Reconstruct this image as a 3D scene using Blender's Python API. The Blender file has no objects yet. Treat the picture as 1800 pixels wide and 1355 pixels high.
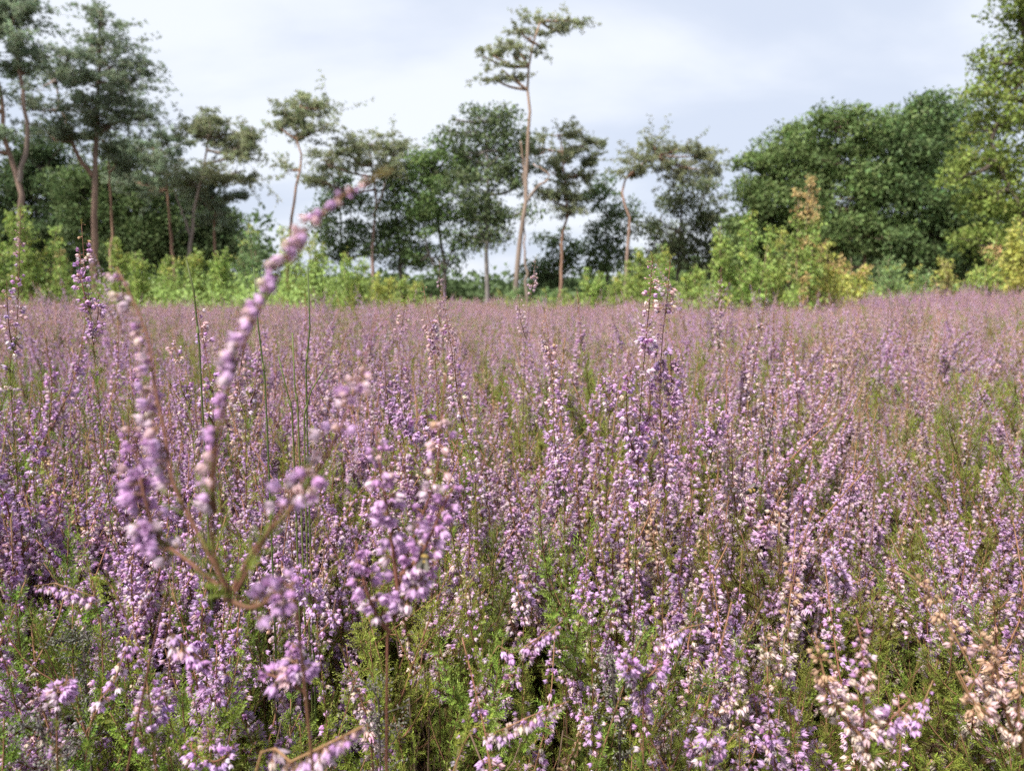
import bpy, math, random
import numpy as np
from mathutils import Vector

SC = bpy.context.scene
COL = SC.collection
R = math.radians
rng = np.random.default_rng(7)

# ------------------------------------------------------------------ camera
FPX, CX, CY, HORIZON = 1360.0, 900.0, 677.5, 520.0
CAM_Z = 0.735
PITCH = math.atan((CY - HORIZON) / FPX)
cam_data = bpy.data.cameras.new('camera')
cam = bpy.data.objects.new('camera', cam_data)
COL.objects.link(cam)
cam.location = (0, 0, CAM_Z)
cam.rotation_euler = (math.pi / 2 - PITCH, 0, 0)
cam_data.sensor_width = 36
cam_data.lens = 36 * FPX / 1800
cam_data.clip_start = 0.02
cam_data.clip_end = 3000
cam_data.dof.use_dof = True
cam_data.dof.focus_distance = 0.72
cam_data.dof.aperture_fstop = 9.5
SC.camera = cam

# ------------------------------------------------------------------ sky, sun, exposure
SUN_EL, SUN_AZ = R(52), R(222)          # azimuth clockwise from +Y (the view direction)
SUN_DIR = Vector((math.sin(SUN_AZ) * math.cos(SUN_EL), math.cos(SUN_AZ) * math.cos(SUN_EL), math.sin(SUN_EL)))
world = bpy.data.worlds.new('World')
SC.world = world
world.use_nodes = True
wn, wl = world.node_tree.nodes, world.node_tree.links
wn.clear()


def wnode(t, **kw):
    n = wn.new(t)
    for k, v in kw.items():
        setattr(n, k, v)
    return n


def wmath(op, a, b=None):
    n = wnode('ShaderNodeMath', operation=op)
    for i, v in enumerate((a, b)):
        if v is None:
            continue
        if isinstance(v, (int, float)):
            n.inputs[i].default_value = v
        else:
            wl.new(v, n.inputs[i])
    return n.outputs[0]


tc = wnode('ShaderNodeTexCoord')
sep = wnode('ShaderNodeSeparateXYZ')
wl.new(tc.outputs['Generated'], sep.inputs[0])
zc = wmath('ADD', wmath('MAXIMUM', sep.outputs[2], 0.0), 0.22)
px = wmath('DIVIDE', sep.outputs[0], zc)
py = wmath('DIVIDE', sep.outputs[1], zc)
comb = wnode('ShaderNodeCombineXYZ')
wl.new(px, comb.inputs[0])
wl.new(py, comb.inputs[1])
mapn = wnode('ShaderNodeMapping')
mapn.inputs['Location'].default_value = (1.9, 0.35, 0)
mapn.inputs['Rotation'].default_value = (0, 0, R(12))
mapn.inputs['Scale'].default_value = (0.62, 1.0, 1)
wl.new(comb.outputs[0], mapn.inputs[0])
n1 = wnode('ShaderNodeTexNoise')
n1.inputs['Scale'].default_value = 1.25
n1.inputs['Detail'].default_value = 7
n1.inputs['Roughness'].default_value = 0.5
n1.inputs['Distortion'].default_value = 0.25
wl.new(mapn.outputs[0], n1.inputs['Vector'])
ramp = wnode('ShaderNodeValToRGB')
ramp.color_ramp.interpolation = 'EASE'
e = ramp.color_ramp.elements
e[0].position, e[0].color = 0.38, (0.65, 0.715, 0.85, 1)
e[1].position, e[1].color = 0.62, (0.86, 0.90, 0.98, 1)
wl.new(n1.outputs['Fac'], ramp.inputs[0])
sky = wnode('ShaderNodeTexSky', sky_type='NISHITA')
sky.sun_disc = False
sky.sun_elevation = SUN_EL
sky.sun_rotation = SUN_AZ
sky.air_density = 1.0
sky.dust_density = 2.0
skys = wnode('ShaderNodeVectorMath', operation='SCALE')
skys.inputs['Scale'].default_value = 0.11
wl.new(sky.outputs[0], skys.inputs[0])
mixs = wnode('ShaderNodeMix', data_type='RGBA')
mixs.inputs['Factor'].default_value = 0.9
wl.new(skys.outputs[0], mixs.inputs[6])
wl.new(ramp.outputs[0], mixs.inputs[7])
bg = wnode('ShaderNodeBackground')
bg.inputs['Strength'].default_value = 0.56
wl.new(mixs.outputs[2], bg.inputs[0])
wo = wnode('ShaderNodeOutputWorld')
wl.new(bg.outputs[0], wo.inputs[0])

sun_data = bpy.data.lights.new('sun', 'SUN')
sun_data.energy = 4.8
sun_data.angle = R(7)
sun_data.color = (1.0, 0.955, 0.88)
sun = bpy.data.objects.new('sun', sun_data)
COL.objects.link(sun)
sun.rotation_euler = (-SUN_DIR).to_track_quat('-Z', 'Y').to_euler()
sun.location = SUN_DIR * 60

vs = SC.view_settings
vs.view_transform = 'Standard'
vs.look = 'None'
vs.gamma = 1
vs.use_curve_mapping = False
vs.exposure = 1.06
SC.render.engine = 'CYCLES'
SC.cycles.max_bounces = 5
SC.cycles.diffuse_bounces = 3
SC.cycles.glossy_bounces = 1
SC.cycles.transmission_bounces = 3
SC.cycles.caustics_reflective = False
SC.cycles.caustics_refractive = False
SC.cycles.use_denoising = False
SC.cycles.use_adaptive_sampling = True
SC.cycles.adaptive_threshold = 0.02


# ------------------------------------------------------------------ helpers
def at(x, y, Y):
    """the point at depth Y (metres ahead) seen at photograph position x, y"""
    dx, dy = (x - CX) / FPX, (CY - y) / FPX
    c, s = math.cos(PITCH), math.sin(PITCH)
    t = Y / (c + dy * s)
    return np.array([dx * t, Y, CAM_Z + t * (dy * c - s)])


def vnoise(x, y, scale, seed):
    """smooth value noise in -1..1, vectorised"""
    g = np.random.default_rng(seed).uniform(-1, 1, (64, 64))
    u, v = np.asarray(x) / scale, np.asarray(y) / scale
    i, j = np.floor(u).astype(int), np.floor(v).astype(int)
    fu, fv = u - i, v - j
    fu, fv = fu * fu * (3 - 2 * fu), fv * fv * (3 - 2 * fv)
    a, b = g[i % 64, j % 64], g[(i + 1) % 64, j % 64]
    c, d = g[i % 64, (j + 1) % 64], g[(i + 1) % 64, (j + 1) % 64]
    return (a * (1 - fu) + b * fu) * (1 - fv) + (c * (1 - fu) + d * fu) * fv


class MB:
    """collects triangles with point colours and builds one mesh"""

    def __init__(self):
        self.v, self.f, self.c, self.n = [], [], [], 0

    def add(self, v, f, c):
        v = np.asarray(v, np.float32).reshape(-1, 3)
        c = np.asarray(c, np.float32)
        if c.ndim == 1:
            c = np.tile(c, (len(v), 1))
        self.v.append(v)
        self.f.append(np.asarray(f, np.int32).reshape(-1, 3) + self.n)
        self.c.append(c)
        self.n += len(v)

    def join(self, o):
        if o.n:
            self.add(*o.arrays())

    def arrays(self):
        return np.concatenate(self.v), np.concatenate(self.f), np.concatenate(self.c)

    def mesh(self, name, mat, smooth=False, offset=None):
        me = bpy.data.meshes.new(name)
        if self.n == 0:
            return me
        v, f, c = self.arrays()
        if offset is not None:
            v = v - np.asarray(offset, np.float32)
        me.vertices.add(len(v))
        me.vertices.foreach_set('co', v.ravel())
        me.loops.add(len(f) * 3)
        me.loops.foreach_set('vertex_index', f.ravel())
        me.polygons.add(len(f))
        me.polygons.foreach_set('loop_start', np.arange(0, len(f) * 3, 3, dtype=np.int32))
        if smooth:
            me.polygons.foreach_set('use_smooth', np.ones(len(f), bool))
        a = me.color_attributes.new('Col', 'FLOAT_COLOR', 'POINT')
        a.data.foreach_set('color', np.concatenate([c, np.ones((len(c), 1), np.float32)], 1).ravel())
        me.materials.append(mat)
        me.update(calc_edges=True)
        me.validate()
        return me


def multi_mesh(name, parts):
    """one mesh from several (MB, material) pairs: material slots kept"""
    v, f, c, mi, n, mats = [], [], [], [], 0, []
    for k, (mb, mat) in enumerate(parts):
        mats.append(mat)
        if mb.n == 0:
            continue
        a, b, d = mb.arrays()
        v.append(a); f.append(b + n); c.append(d); n += len(a)
        mi.append(np.full(len(b), k, np.int32))
    t = MB()
    t.v, t.f, t.c, t.n = v, f, c, n
    me = t.mesh(name, mats[0])
    for m in mats[1:]:
        me.materials.append(m)
    me.polygons.foreach_set('material_index', np.concatenate(mi))
    me.update()
    return me


def frames(axis, r, roll=None):
    """rotation matrices (N,3,3) whose third column is the axis, with a random roll"""
    a = axis / (np.linalg.norm(axis, axis=1, keepdims=True) + 1e-9)
    h = np.where(np.abs(a[:, 2:3]) < 0.9, np.array([[0, 0, 1.0]]), np.array([[1.0, 0, 0]]))
    x = np.cross(h, a)
    x /= np.linalg.norm(x, axis=1, keepdims=True) + 1e-9
    y = np.cross(a, x)
    th = r.uniform(0, 2 * np.pi, len(a)) if roll is None else roll
    c, s = np.cos(th)[:, None], np.sin(th)[:, None]
    return np.stack([x * c + y * s, -x * s + y * c, a], axis=2)


def scatter(mb, tpl, P, A, S, C, r, roll=None):
    """copies of a template (verts, tris, colour weight, fixed colour) at P along A"""
    P = np.asarray(P, float).reshape(-1, 3)
    if len(P) == 0:
        return
    tv, tf, tw, tfix = tpl
    M = frames(np.asarray(A, float).reshape(-1, 3), r, roll)
    S = np.broadcast_to(np.asarray(S, float), (len(P),))
    V = np.einsum('nij,vj->nvi', M, tv) * S[:, None, None] + P[:, None, :]
    C = np.asarray(C, float).reshape(len(P), 3)
    cc = C[:, None, :] * tw[None, :, None] + tfix[None, :, :]
    F = tf[None] + (np.arange(len(P)) * len(tv))[:, None, None]
    mb.add(V.reshape(-1, 3), F.reshape(-1, 3), cc.reshape(-1, 3))


def tube(mb, pts, rad, col, k=4):
    pts = np.asarray(pts, float)
    n = len(pts)
    rad = np.broadcast_to(np.asarray(rad, float), (n,))
    t = np.gradient(pts, axis=0)
    t /= np.linalg.norm(t, axis=1, keepdims=True) + 1e-9
    ref = np.array([0, 0, 1.0]) if abs(t[:, 2]).mean() < 0.8 else np.array([1.0, 0.1, 0])
    x = np.cross(t, ref)
    x /= np.linalg.norm(x, axis=1, keepdims=True) + 1e-9
    y = np.cross(t, x)
    th = np.arange(k) * 2 * np.pi / k
    V = pts[:, None] + rad[:, None, None] * (x[:, None] * np.cos(th)[None, :, None] + y[:, None] * np.sin(th)[None, :, None])
    F = []
    for i in range(n - 1):
        for j in range(k):
            a, b = i * k + j, i * k + (j + 1) % k
            F += [(a, b, b + k), (a, b + k, a + k)]
    for j in range(1, k - 1):
        F.append(((n - 1) * k, (n - 1) * k + j, (n - 1) * k + j + 1))
    c = np.asarray(col, float)
    if c.ndim == 2:
        c = np.repeat(c, k, axis=0)
    mb.add(V.reshape(-1, 3), F, c)


def smooth_path(P, n):
    """Catmull-Rom through P, n points evenly spread along its length"""
    P = np.asarray(P, float)
    Q = np.vstack([2 * P[0] - P[1], P, 2 * P[-1] - P[-2]])
    out = []
    for i in range(1, len(Q) - 2):
        t = np.linspace(0, 1, 12, endpoint=False)[:, None]
        a, b, c, d = Q[i - 1], Q[i], Q[i + 1], Q[i + 2]
        out.append(0.5 * (2 * b + (c - a) * t + (2 * a - 5 * b + 4 * c - d) * t ** 2 + (3 * b - a - 3 * c + d) * t ** 3))
    out = np.vstack(out + [Q[-2][None]])
    s = np.r_[0, np.cumsum(np.linalg.norm(np.diff(out, axis=0), axis=1))]
    u = np.linspace(0, s[-1], n)
    return np.stack([np.interp(u, s, out[:, i]) for i in range(3)], 1), s[-1]


def along(path, t):
    """positions and tangents at fractions t of an evenly spaced path"""
    n = len(path) - 1
    f = np.clip(np.asarray(t), 0, 1) * n
    i = np.minimum(f.astype(int), n - 1)
    w = (f - i)[:, None]
    d = path[i + 1] - path[i]
    return path[i] + d * w, d / (np.linalg.norm(d, axis=1, keepdims=True) + 1e-9)


def link(name, data, parent=None, loc=None):
    o = bpy.data.objects.new(name, data)
    COL.objects.link(o)
    o.parent = parent
    if loc is not None:
        o.location = loc
    return o


def thing(name, label, cat, loc, group=None):
    o = link(name, None, None, [float(v) for v in loc])
    o.empty_display_size = 0.1
    o['label'] = label
    o['category'] = cat
    if group:
        o['group'] = group
    return o


# ------------------------------------------------------------------ materials
def plant_mat(name, rough=0.6, trans=0.25, vary=0.25, hue=0.02, spec=0.25, patch=None, grain=None):
    m = bpy.data.materials.new(name)
    m.use_nodes = True
    nt = m.node_tree
    N, L = nt.nodes, nt.links
    N.clear()
    out = N.new('ShaderNodeOutputMaterial')
    at_ = N.new('ShaderNodeAttribute')
    at_.attribute_name = 'Col'
    oi = N.new('ShaderNodeObjectInfo')
    col = at_.outputs['Color']
    if patch:                            # flowers over or past their best in patches of the heath
        geo = N.new('ShaderNodeNewGeometry')
        nz = N.new('ShaderNodeTexNoise')
        nz.inputs['Scale'].default_value = patch[0]
        nz.inputs['Detail'].default_value = 3
        L.new(geo.outputs['Position'], nz.inputs['Vector'])
        mr = N.new('ShaderNodeMapRange')
        mr.inputs['From Min'].default_value = 0.38
        mr.inputs['From Max'].default_value = 0.66
        mr.inputs['To Max'].default_value = patch[2]
        L.new(nz.outputs['Fac'], mr.inputs['Value'])
        mx = N.new('ShaderNodeMix')
        mx.data_type = 'RGBA'
        mx.inputs[7].default_value = (*patch[1], 1)
        L.new(mr.outputs[0], mx.inputs['Factor'])
        L.new(col, mx.inputs[6])
        col = mx.outputs[2]
    if grain:                            # bark
        geo = N.new('ShaderNodeTexCoord')
        mp = N.new('ShaderNodeMapping')
        mp.inputs['Scale'].default_value = (1, 1, 0.3)
        L.new(geo.outputs['Object'], mp.inputs[0])
        nz = N.new('ShaderNodeTexNoise')
        nz.inputs['Scale'].default_value = grain
        nz.inputs['Detail'].default_value = 5
        nz.inputs['Roughness'].default_value = 0.7
        L.new(mp.outputs[0], nz.inputs['Vector'])
        mr = N.new('ShaderNodeMapRange')
        mr.inputs['From Min'].default_value = 0.3
        mr.inputs['From Max'].default_value = 0.7
        mr.inputs['To Min'].default_value = 0.55
        mr.inputs['To Max'].default_value = 1.35
        L.new(nz.outputs['Fac'], mr.inputs['Value'])
        ml = N.new('ShaderNodeVectorMath')
        ml.operation = 'SCALE'
        L.new(col, ml.inputs[0])
        L.new(mr.outputs[0], ml.inputs['Scale'])
        col = ml.outputs[0]
    hs = N.new('ShaderNodeHueSaturation')
    v = N.new('ShaderNodeMapRange')
    v.inputs['To Min'].default_value = 1 - vary
    v.inputs['To Max'].default_value = 1 + vary
    L.new(oi.outputs['Random'], v.inputs['Value'])
    L.new(v.outputs[0], hs.inputs['Value'])
    wn_ = N.new('ShaderNodeMath')
    wn_.operation = 'MULTIPLY'
    wn_.inputs[1].default_value = 7.31
    L.new(oi.outputs['Random'], wn_.inputs[0])
    fr = N.new('ShaderNodeMath')
    fr.operation = 'FRACT'
    L.new(wn_.outputs[0], fr.inputs[0])
    h = N.new('ShaderNodeMapRange')
    h.inputs['To Min'].default_value = 0.5 - hue
    h.inputs['To Max'].default_value = 0.5 + hue
    L.new(fr.outputs[0], h.inputs['Value'])
    L.new(h.outputs[0], hs.inputs['Hue'])
    L.new(col, hs.inputs['Color'])
    b = N.new('ShaderNodeBsdfPrincipled')
    b.inputs['Roughness'].default_value = rough
    b.inputs['Specular IOR Level'].default_value = spec
    L.new(hs.outputs[0], b.inputs['Base Color'])
    if trans > 0:
        t = N.new('ShaderNodeBsdfTranslucent')
        L.new(hs.outputs[0], t.inputs['Color'])
        mix = N.new('ShaderNodeMixShader')
        mix.inputs[0].default_value = trans
        L.new(b.outputs[0], mix.inputs[1])
        L.new(t.outputs[0], mix.inputs[2])
        L.new(mix.outputs[0], out.inputs[0])
    else:
        L.new(b.outputs[0], out.inputs[0])
    return m


M_FLOWER = plant_mat('heather_flower', 0.65, 0.38, 0.12, 0.012, 0.15, patch=(0.6, (0.50, 0.37, 0.36), 0.45))
M_LEAF = plant_mat('heather_leaf', 0.55, 0.25, 0.22, 0.025, 0.3, patch=(0.9, (0.22, 0.165, 0.05), 0.36))
M_STEM = plant_mat('heather_stem', 0.7, 0.0, 0.25, 0.01, 0.2)
M_BARK = plant_mat('tree_bark', 0.85, 0.0, 0.0, 0.0, 0.15, grain=3.0)
M_NEEDLE = plant_mat('pine_needles', 0.7, 0.42, 0.08, 0.008, 0.12)
M_OAK = plant_mat('oak_leaves', 0.6, 0.35, 0.08, 0.008, 0.12)
M_BIRCH = plant_mat('birch_leaves', 0.5, 0.4, 0.08, 0.01, 0.3)
M_BEE = plant_mat('bee_fur', 0.8, 0.0, 0.0, 0.0, 0.2)

m = bpy.data.materials.new('peaty_ground')
m.use_nodes = True
N, L = m.node_tree.nodes, m.node_tree.links
geo = N.new('ShaderNodeNewGeometry')
nz = N.new('ShaderNodeTexNoise')
nz.inputs['Scale'].default_value = 9
nz.inputs['Detail'].default_value = 8
nz.inputs['Roughness'].default_value = 0.7
L.new(geo.outputs['Position'], nz.inputs['Vector'])
rp = N.new('ShaderNodeValToRGB')
rp.color_ramp.elements[0].position, rp.color_ramp.elements[0].color = 0.35, (0.03, 0.022, 0.015, 1)
rp.color_ramp.elements[1].position, rp.color_ramp.elements[1].color = 0.7, (0.09, 0.075, 0.04, 1)
L.new(nz.outputs['Fac'], rp.inputs[0])
L.new(rp.outputs[0], N['Principled BSDF'].inputs['Base Color'])
N['Principled BSDF'].inputs['Roughness'].default_value = 0.95
M_GROUND = m


# ------------------------------------------------------------------ leaf, flower and needle templates
def tpl(v, f, w, fix=None):
    v = np.array(v, float)
    w = np.array(w, float)
    fix = np.zeros((len(v), 3)) if fix is None else np.array(fix, float)
    return v, np.array(f, int), w, fix


def pol(a, r, z):
    return (math.cos(a) * r, math.sin(a) * r, z)


def flower_tpl(openness=0.3, inner=True, bract=(0.16, 0.10, 0.05), style=True):
    """a nodding heather bell along +Z: four cupped sepals, four inner petals, bracts, style"""
    v, f, w, fx = [], [], [], []

    def add(p, wt=1.0, fixc=(0, 0, 0)):
        v.append(p); w.append(wt); fx.append(fixc)
        return len(v) - 1
    for k in range(4):
        a = k * math.pi / 2
        b = add(pol(a, 0.10, 0.02), 0.85)
        l = add(pol(a - 0.72, 0.36, 0.42), 0.95)
        c = add(pol(a, 0.46, 0.36), 1.0)
        r_ = add(pol(a + 0.72, 0.36, 0.42), 0.95)
        t = add(pol(a, 0.34 + openness * 0.55, 1.0 - openness * 0.1), 1.1)
        f += [(b, c, l), (b, r_, c), (l, c, t), (c, r_, t)]
    if inner:
        for k in range(4):
            a = k * math.pi / 2 + math.pi / 4
            b = add(pol(a, 0.1, 0.1), 0.7)
            l = add(pol(a - 0.5, 0.27, 0.5), 0.75)
            r_ = add(pol(a + 0.5, 0.27, 0.5), 0.75)
            t = add(pol(a, 0.22 + openness * 0.4, 0.82), 0.85)
            f += [(b, r_, l), (l, r_, t)]
    for k in range(4):
        a = k * math.pi / 2 + 0.4
        b = add((0, 0, -0.25), 0, bract)
        l = add(pol(a - 0.5, 0.2, 0.08), 0, bract)
        r_ = add(pol(a + 0.5, 0.2, 0.08), 0, bract)
        t = add(pol(a, 0.26, 0.3), 0, (bract[0] * 1.4, bract[1] * 1.5, bract[2] * 1.4))
        f += [(b, r_, l), (l, r_, t)]
    if style:
        a1 = add((0.03, 0, 0.3), 0.9); a2 = add((-0.03, 0.02, 0.3), 0.9); a3 = add((0.05, 0, 1.25), 0.6)
        f.append((a1, a2, a3))
    return tpl(v, f, w, fx)


FLOWERS = [flower_tpl(o) for o in (0.15, 0.3, 0.5)]
HUSK = flower_tpl(-0.1, False, (0.30, 0.16, 0.06), False)
BUD = tpl([(0, 0, -0.15), (.26, 0, .35), (0, .26, .35), (-.26, 0, .35), (0, -.26, .35), (0, 0, .95)],
          [(0, 2, 1), (0, 3, 2), (0, 4, 3), (0, 1, 4), (5, 1, 2), (5, 2, 3), (5, 3, 4), (5, 4, 1)], [.7, .95, .95, .95, .95, 1.1])
LOWFLOWER = tpl([(0, 0, 0), (.42, 0, .6), (0, .42, .6), (-.42, 0, .6), (0, -.42, .6), (0, 0, 1.0)],
                [(0, 2, 1), (0, 3, 2), (0, 4, 3), (0, 1, 4), (5, 1, 2), (5, 2, 3), (5, 3, 4), (5, 4, 1)], [.6, 1, 1, 1, 1, .9])


def sideshoot_tpl(rows, ranks, leaf_l, leaf_w, r):
    """a short leafy shoot of unit length along +Z set with scale leaves"""
    v, f, w = [], [], []
    bx, by = r.uniform(-0.12, 0.12, 2)
    for i in range(rows):
        z = i / rows
        cx, cy = bx * z * z, by * z * z
        for k in range(ranks):
            a = (k + 0.5 * (i % 2)) * 2 * math.pi / ranks + r.uniform(-.2, .2)
            ll = leaf_l * (1.05 - 0.45 * z) * r.uniform(.8, 1.2)
            o = len(v)
            up, outw = 0.8, 0.62
            v += [(cx, cy, z), tuple(np.array(pol(a - .5, leaf_w, 0)) * 1 + np.array([cx, cy, z + ll * .45]) + np.array(pol(a, ll * outw * .4, 0))),
                  tuple(np.array(pol(a + .5, leaf_w, 0)) + np.array([cx, cy, z + ll * .45]) + np.array(pol(a, ll * outw * .4, 0))),
                  tuple(np.array(pol(a, ll * outw, 0)) + np.array([cx, cy, z + ll * up]))]
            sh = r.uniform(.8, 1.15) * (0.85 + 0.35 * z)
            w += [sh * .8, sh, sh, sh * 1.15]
            f += [(o, o + 2, o + 1), (o + 1, o + 2, o + 3)]
    return tpl(v, f, w)


tr = np.random.default_rng(3)
SIDE = [sideshoot_tpl(12, 4, 0.20, 0.035, tr) for _ in range(3)]
SIDEMID = [sideshoot_tpl(8, 3, 0.26, 0.05, tr) for _ in range(3)]
SIDELOW = [sideshoot_tpl(5, 3, 0.38, 0.06, tr) for _ in range(2)]

LEAF = tpl([(0, 0, 0), (.32, .05, .45), (-.32, .05, .45), (0, -.06, 1)], [(0, 1, 2), (1, 3, 2)], [.9, 1, 1, 1.08])


def tuft_tpl(n, r):
    v, f, w = [], [], []
    for i in range(n):
        a = r.uniform(0, 2 * math.pi)
        el = r.uniform(-0.1, 1.35)
        d = np.array([math.cos(a) * math.cos(el), math.sin(a) * math.cos(el), math.sin(el)])
        s = np.cross(d, r.normal(size=3))
        s /= np.linalg.norm(s)
        l = r.uniform(.75, 1.1)
        o = len(v)
        v += [tuple(s * .12), tuple(-s * .12), tuple(d * l)]
        f.append((o, o + 1, o + 2))
        q = r.uniform(.8, 1.2)
        w += [.75 * q, .75 * q, 1.1 * q]
    return tpl(v, f, w)


TUFT = [tuft_tpl(10, tr) for _ in range(4)]

LILAC = np.array([0.61, 0.385, 0.665])
DEEP = np.array([0.54, 0.28, 0.58])
PALE = np.array([0.665, 0.52, 0.62])
CREAM = np.array([0.70, 0.57, 0.49])
PINK = np.array([0.66, 0.45, 0.48])
TAN = np.array([0.55, 0.36, 0.22])
GREEN = np.array([0.165, 0.235, 0.03])
OLIVE = np.array([0.19, 0.175, 0.04])
STEMC = np.array([0.20, 0.10, 0.06])
WOODC = np.array([0.085, 0.055, 0.038])


def flower_cols(n, mix, r):
    """mix: shares of lilac, deep, pale, cream, pink, tan"""
    pal = np.stack([LILAC, DEEP, PALE, CREAM, PINK, TAN])
    p = np.array(mix, float)
    i = r.choice(6, n, p=p / p.sum())
    return pal[i] * r.uniform(.82, 1.15, (n, 1)) * r.normal(1, .05, (n, 3))


MIXES = {
    'lilac': (.60, .18, .18, .01, .03, 0), 'mixed': (.48, .08, .28, .05, .11, 0), 'faded': (.20, .03, .36, .20, .18, .03),
    'dry': (0, 0, .08, .40, .12, .40), 'lush': (.62, .26, .11, .01, 0, 0), 'brown': (.16, .03, .16, .10, .45, .10)}


class Plant:
    def __init__(self):
        self.stem, self.leaf, self.flower = MB(), MB(), MB()
        self.singles = []               # flowers kept apart: template id, position, axis, size, colour


def raceme(pl, path, length, t0, t1, mix, r, per_cm=5.0, size=.0042, radius=.0035, nod=.6, side=None, buds=.12, low=False, single=False, sidew=1.0):
    """flowers on short stalks round a path between fractions t0 and t1, buds at its tip"""
    n = max(3, int(length * 100 * (t1 - t0) * per_cm * (1.0 if low else 1.35)))
    t = np.sort(r.uniform(t0, t1, n))
    clump = .5 + .5 * np.sin(t * length * r.uniform(90, 160) + r.uniform(0, 6))      # whorls come in bunches
    t = t[r.uniform(0, 1, n) < (.8 + .2 * clump if single else .45 + .55 * clump)]
    n = len(t)
    P, T = along(path, t)
    rad = np.cross(T, r.normal(size=(n, 3)))
    rad /= np.linalg.norm(rad, axis=1, keepdims=True) + 1e-9
    if side is not None:
        rad = rad * .7 + np.asarray(side) * sidew
        rad /= np.linalg.norm(rad, axis=1, keepdims=True) + 1e-9
    tipness = (t - t0) / (t1 - t0 + 1e-9)
    taper = 1 - .5 * np.clip((tipness - .5) / .5, 0, 1)
    A = rad * .9 + np.array([0, 0, -nod]) * r.uniform(.2, 1.4, (n, 1)) + T * r.uniform(-.1, .45, (n, 1)) + r.normal(0, .22, (n, 3))
    S = size * r.uniform(.78, 1.2, n) * taper
    Q = P + rad * (radius * r.uniform(.5, 1.5, n) * taper)[:, None]
    C = flower_cols(n, MIXES[mix] if isinstance(mix, str) else mix, r)
    o_ = np.argsort(-(C.mean(1) + r.normal(0, .045, n)))       # the lower flowers fade first
    C = C[o_]
    isbud = tipness > 1 - buds
    for i in range(n):
        if not low and i % 2 == 0:
            tube(pl.stem, [P[i], Q[i]], [.0003, .00025], STEMC * 1.1, 3)
    if low:
        scatter(pl.flower, LOWFLOWER, Q, A, S * 1.1, C, r)
        return
    which = r.integers(0, 3, n)
    husk = (C[:, 0] > C[:, 2] * 1.12) & (C[:, 0] > .45)
    if single:
        for i in range(n):
            k = 'bud' if isbud[i] else 'husk' if husk[i] else int(which[i])
            self_c = C[i]
            pl.singles.append((k, Q[i], A[i], S[i] * (.7 if isbud[i] else 1), self_c))
        return
    for k in range(3):
        s = (which == k) & ~isbud & ~husk
        scatter(pl.flower, FLOWERS[k], Q[s], A[s], S[s], C[s], r)
    s = husk & ~isbud
    scatter(pl.flower, HUSK, Q[s], A[s], S[s], C[s], r)
    scatter(pl.flower, BUD, Q[isbud], A[isbud] + T[isbud] * .8, S[isbud] * .75, C[isbud] * .85 + np.array([.05, .04, 0]), r)


def leafy(pl, path, length, t0, t1, r, per_cm=2.2, sl=(.009, .02), col=GREEN, low=False, spread=.75, mid=False):
    n = max(2, int(length * 100 * (t1 - t0) * per_cm))
    t = r.uniform(t0, t1, n)
    P, T = along(path, t)
    rad = np.cross(T, r.normal(size=(n, 3)))
    rad /= np.linalg.norm(rad, axis=1, keepdims=True) + 1e-9
    A = T * 1.0 + rad * r.uniform(spread * .5, spread * 1.4, (n, 1)) + np.array([0, 0, .15])
    S = r.uniform(*sl, n)
    C = col * r.uniform(.75, 1.3, (n, 1)) * r.normal(1, .06, (n, 3)) + OLIVE * (r.uniform(0, 1, (n, 1)) < .3) * .25
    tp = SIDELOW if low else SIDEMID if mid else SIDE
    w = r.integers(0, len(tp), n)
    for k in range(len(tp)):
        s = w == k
        scatter(pl.leaf, tp[k], P[s], A[s], S[s], C[s], r)


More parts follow.
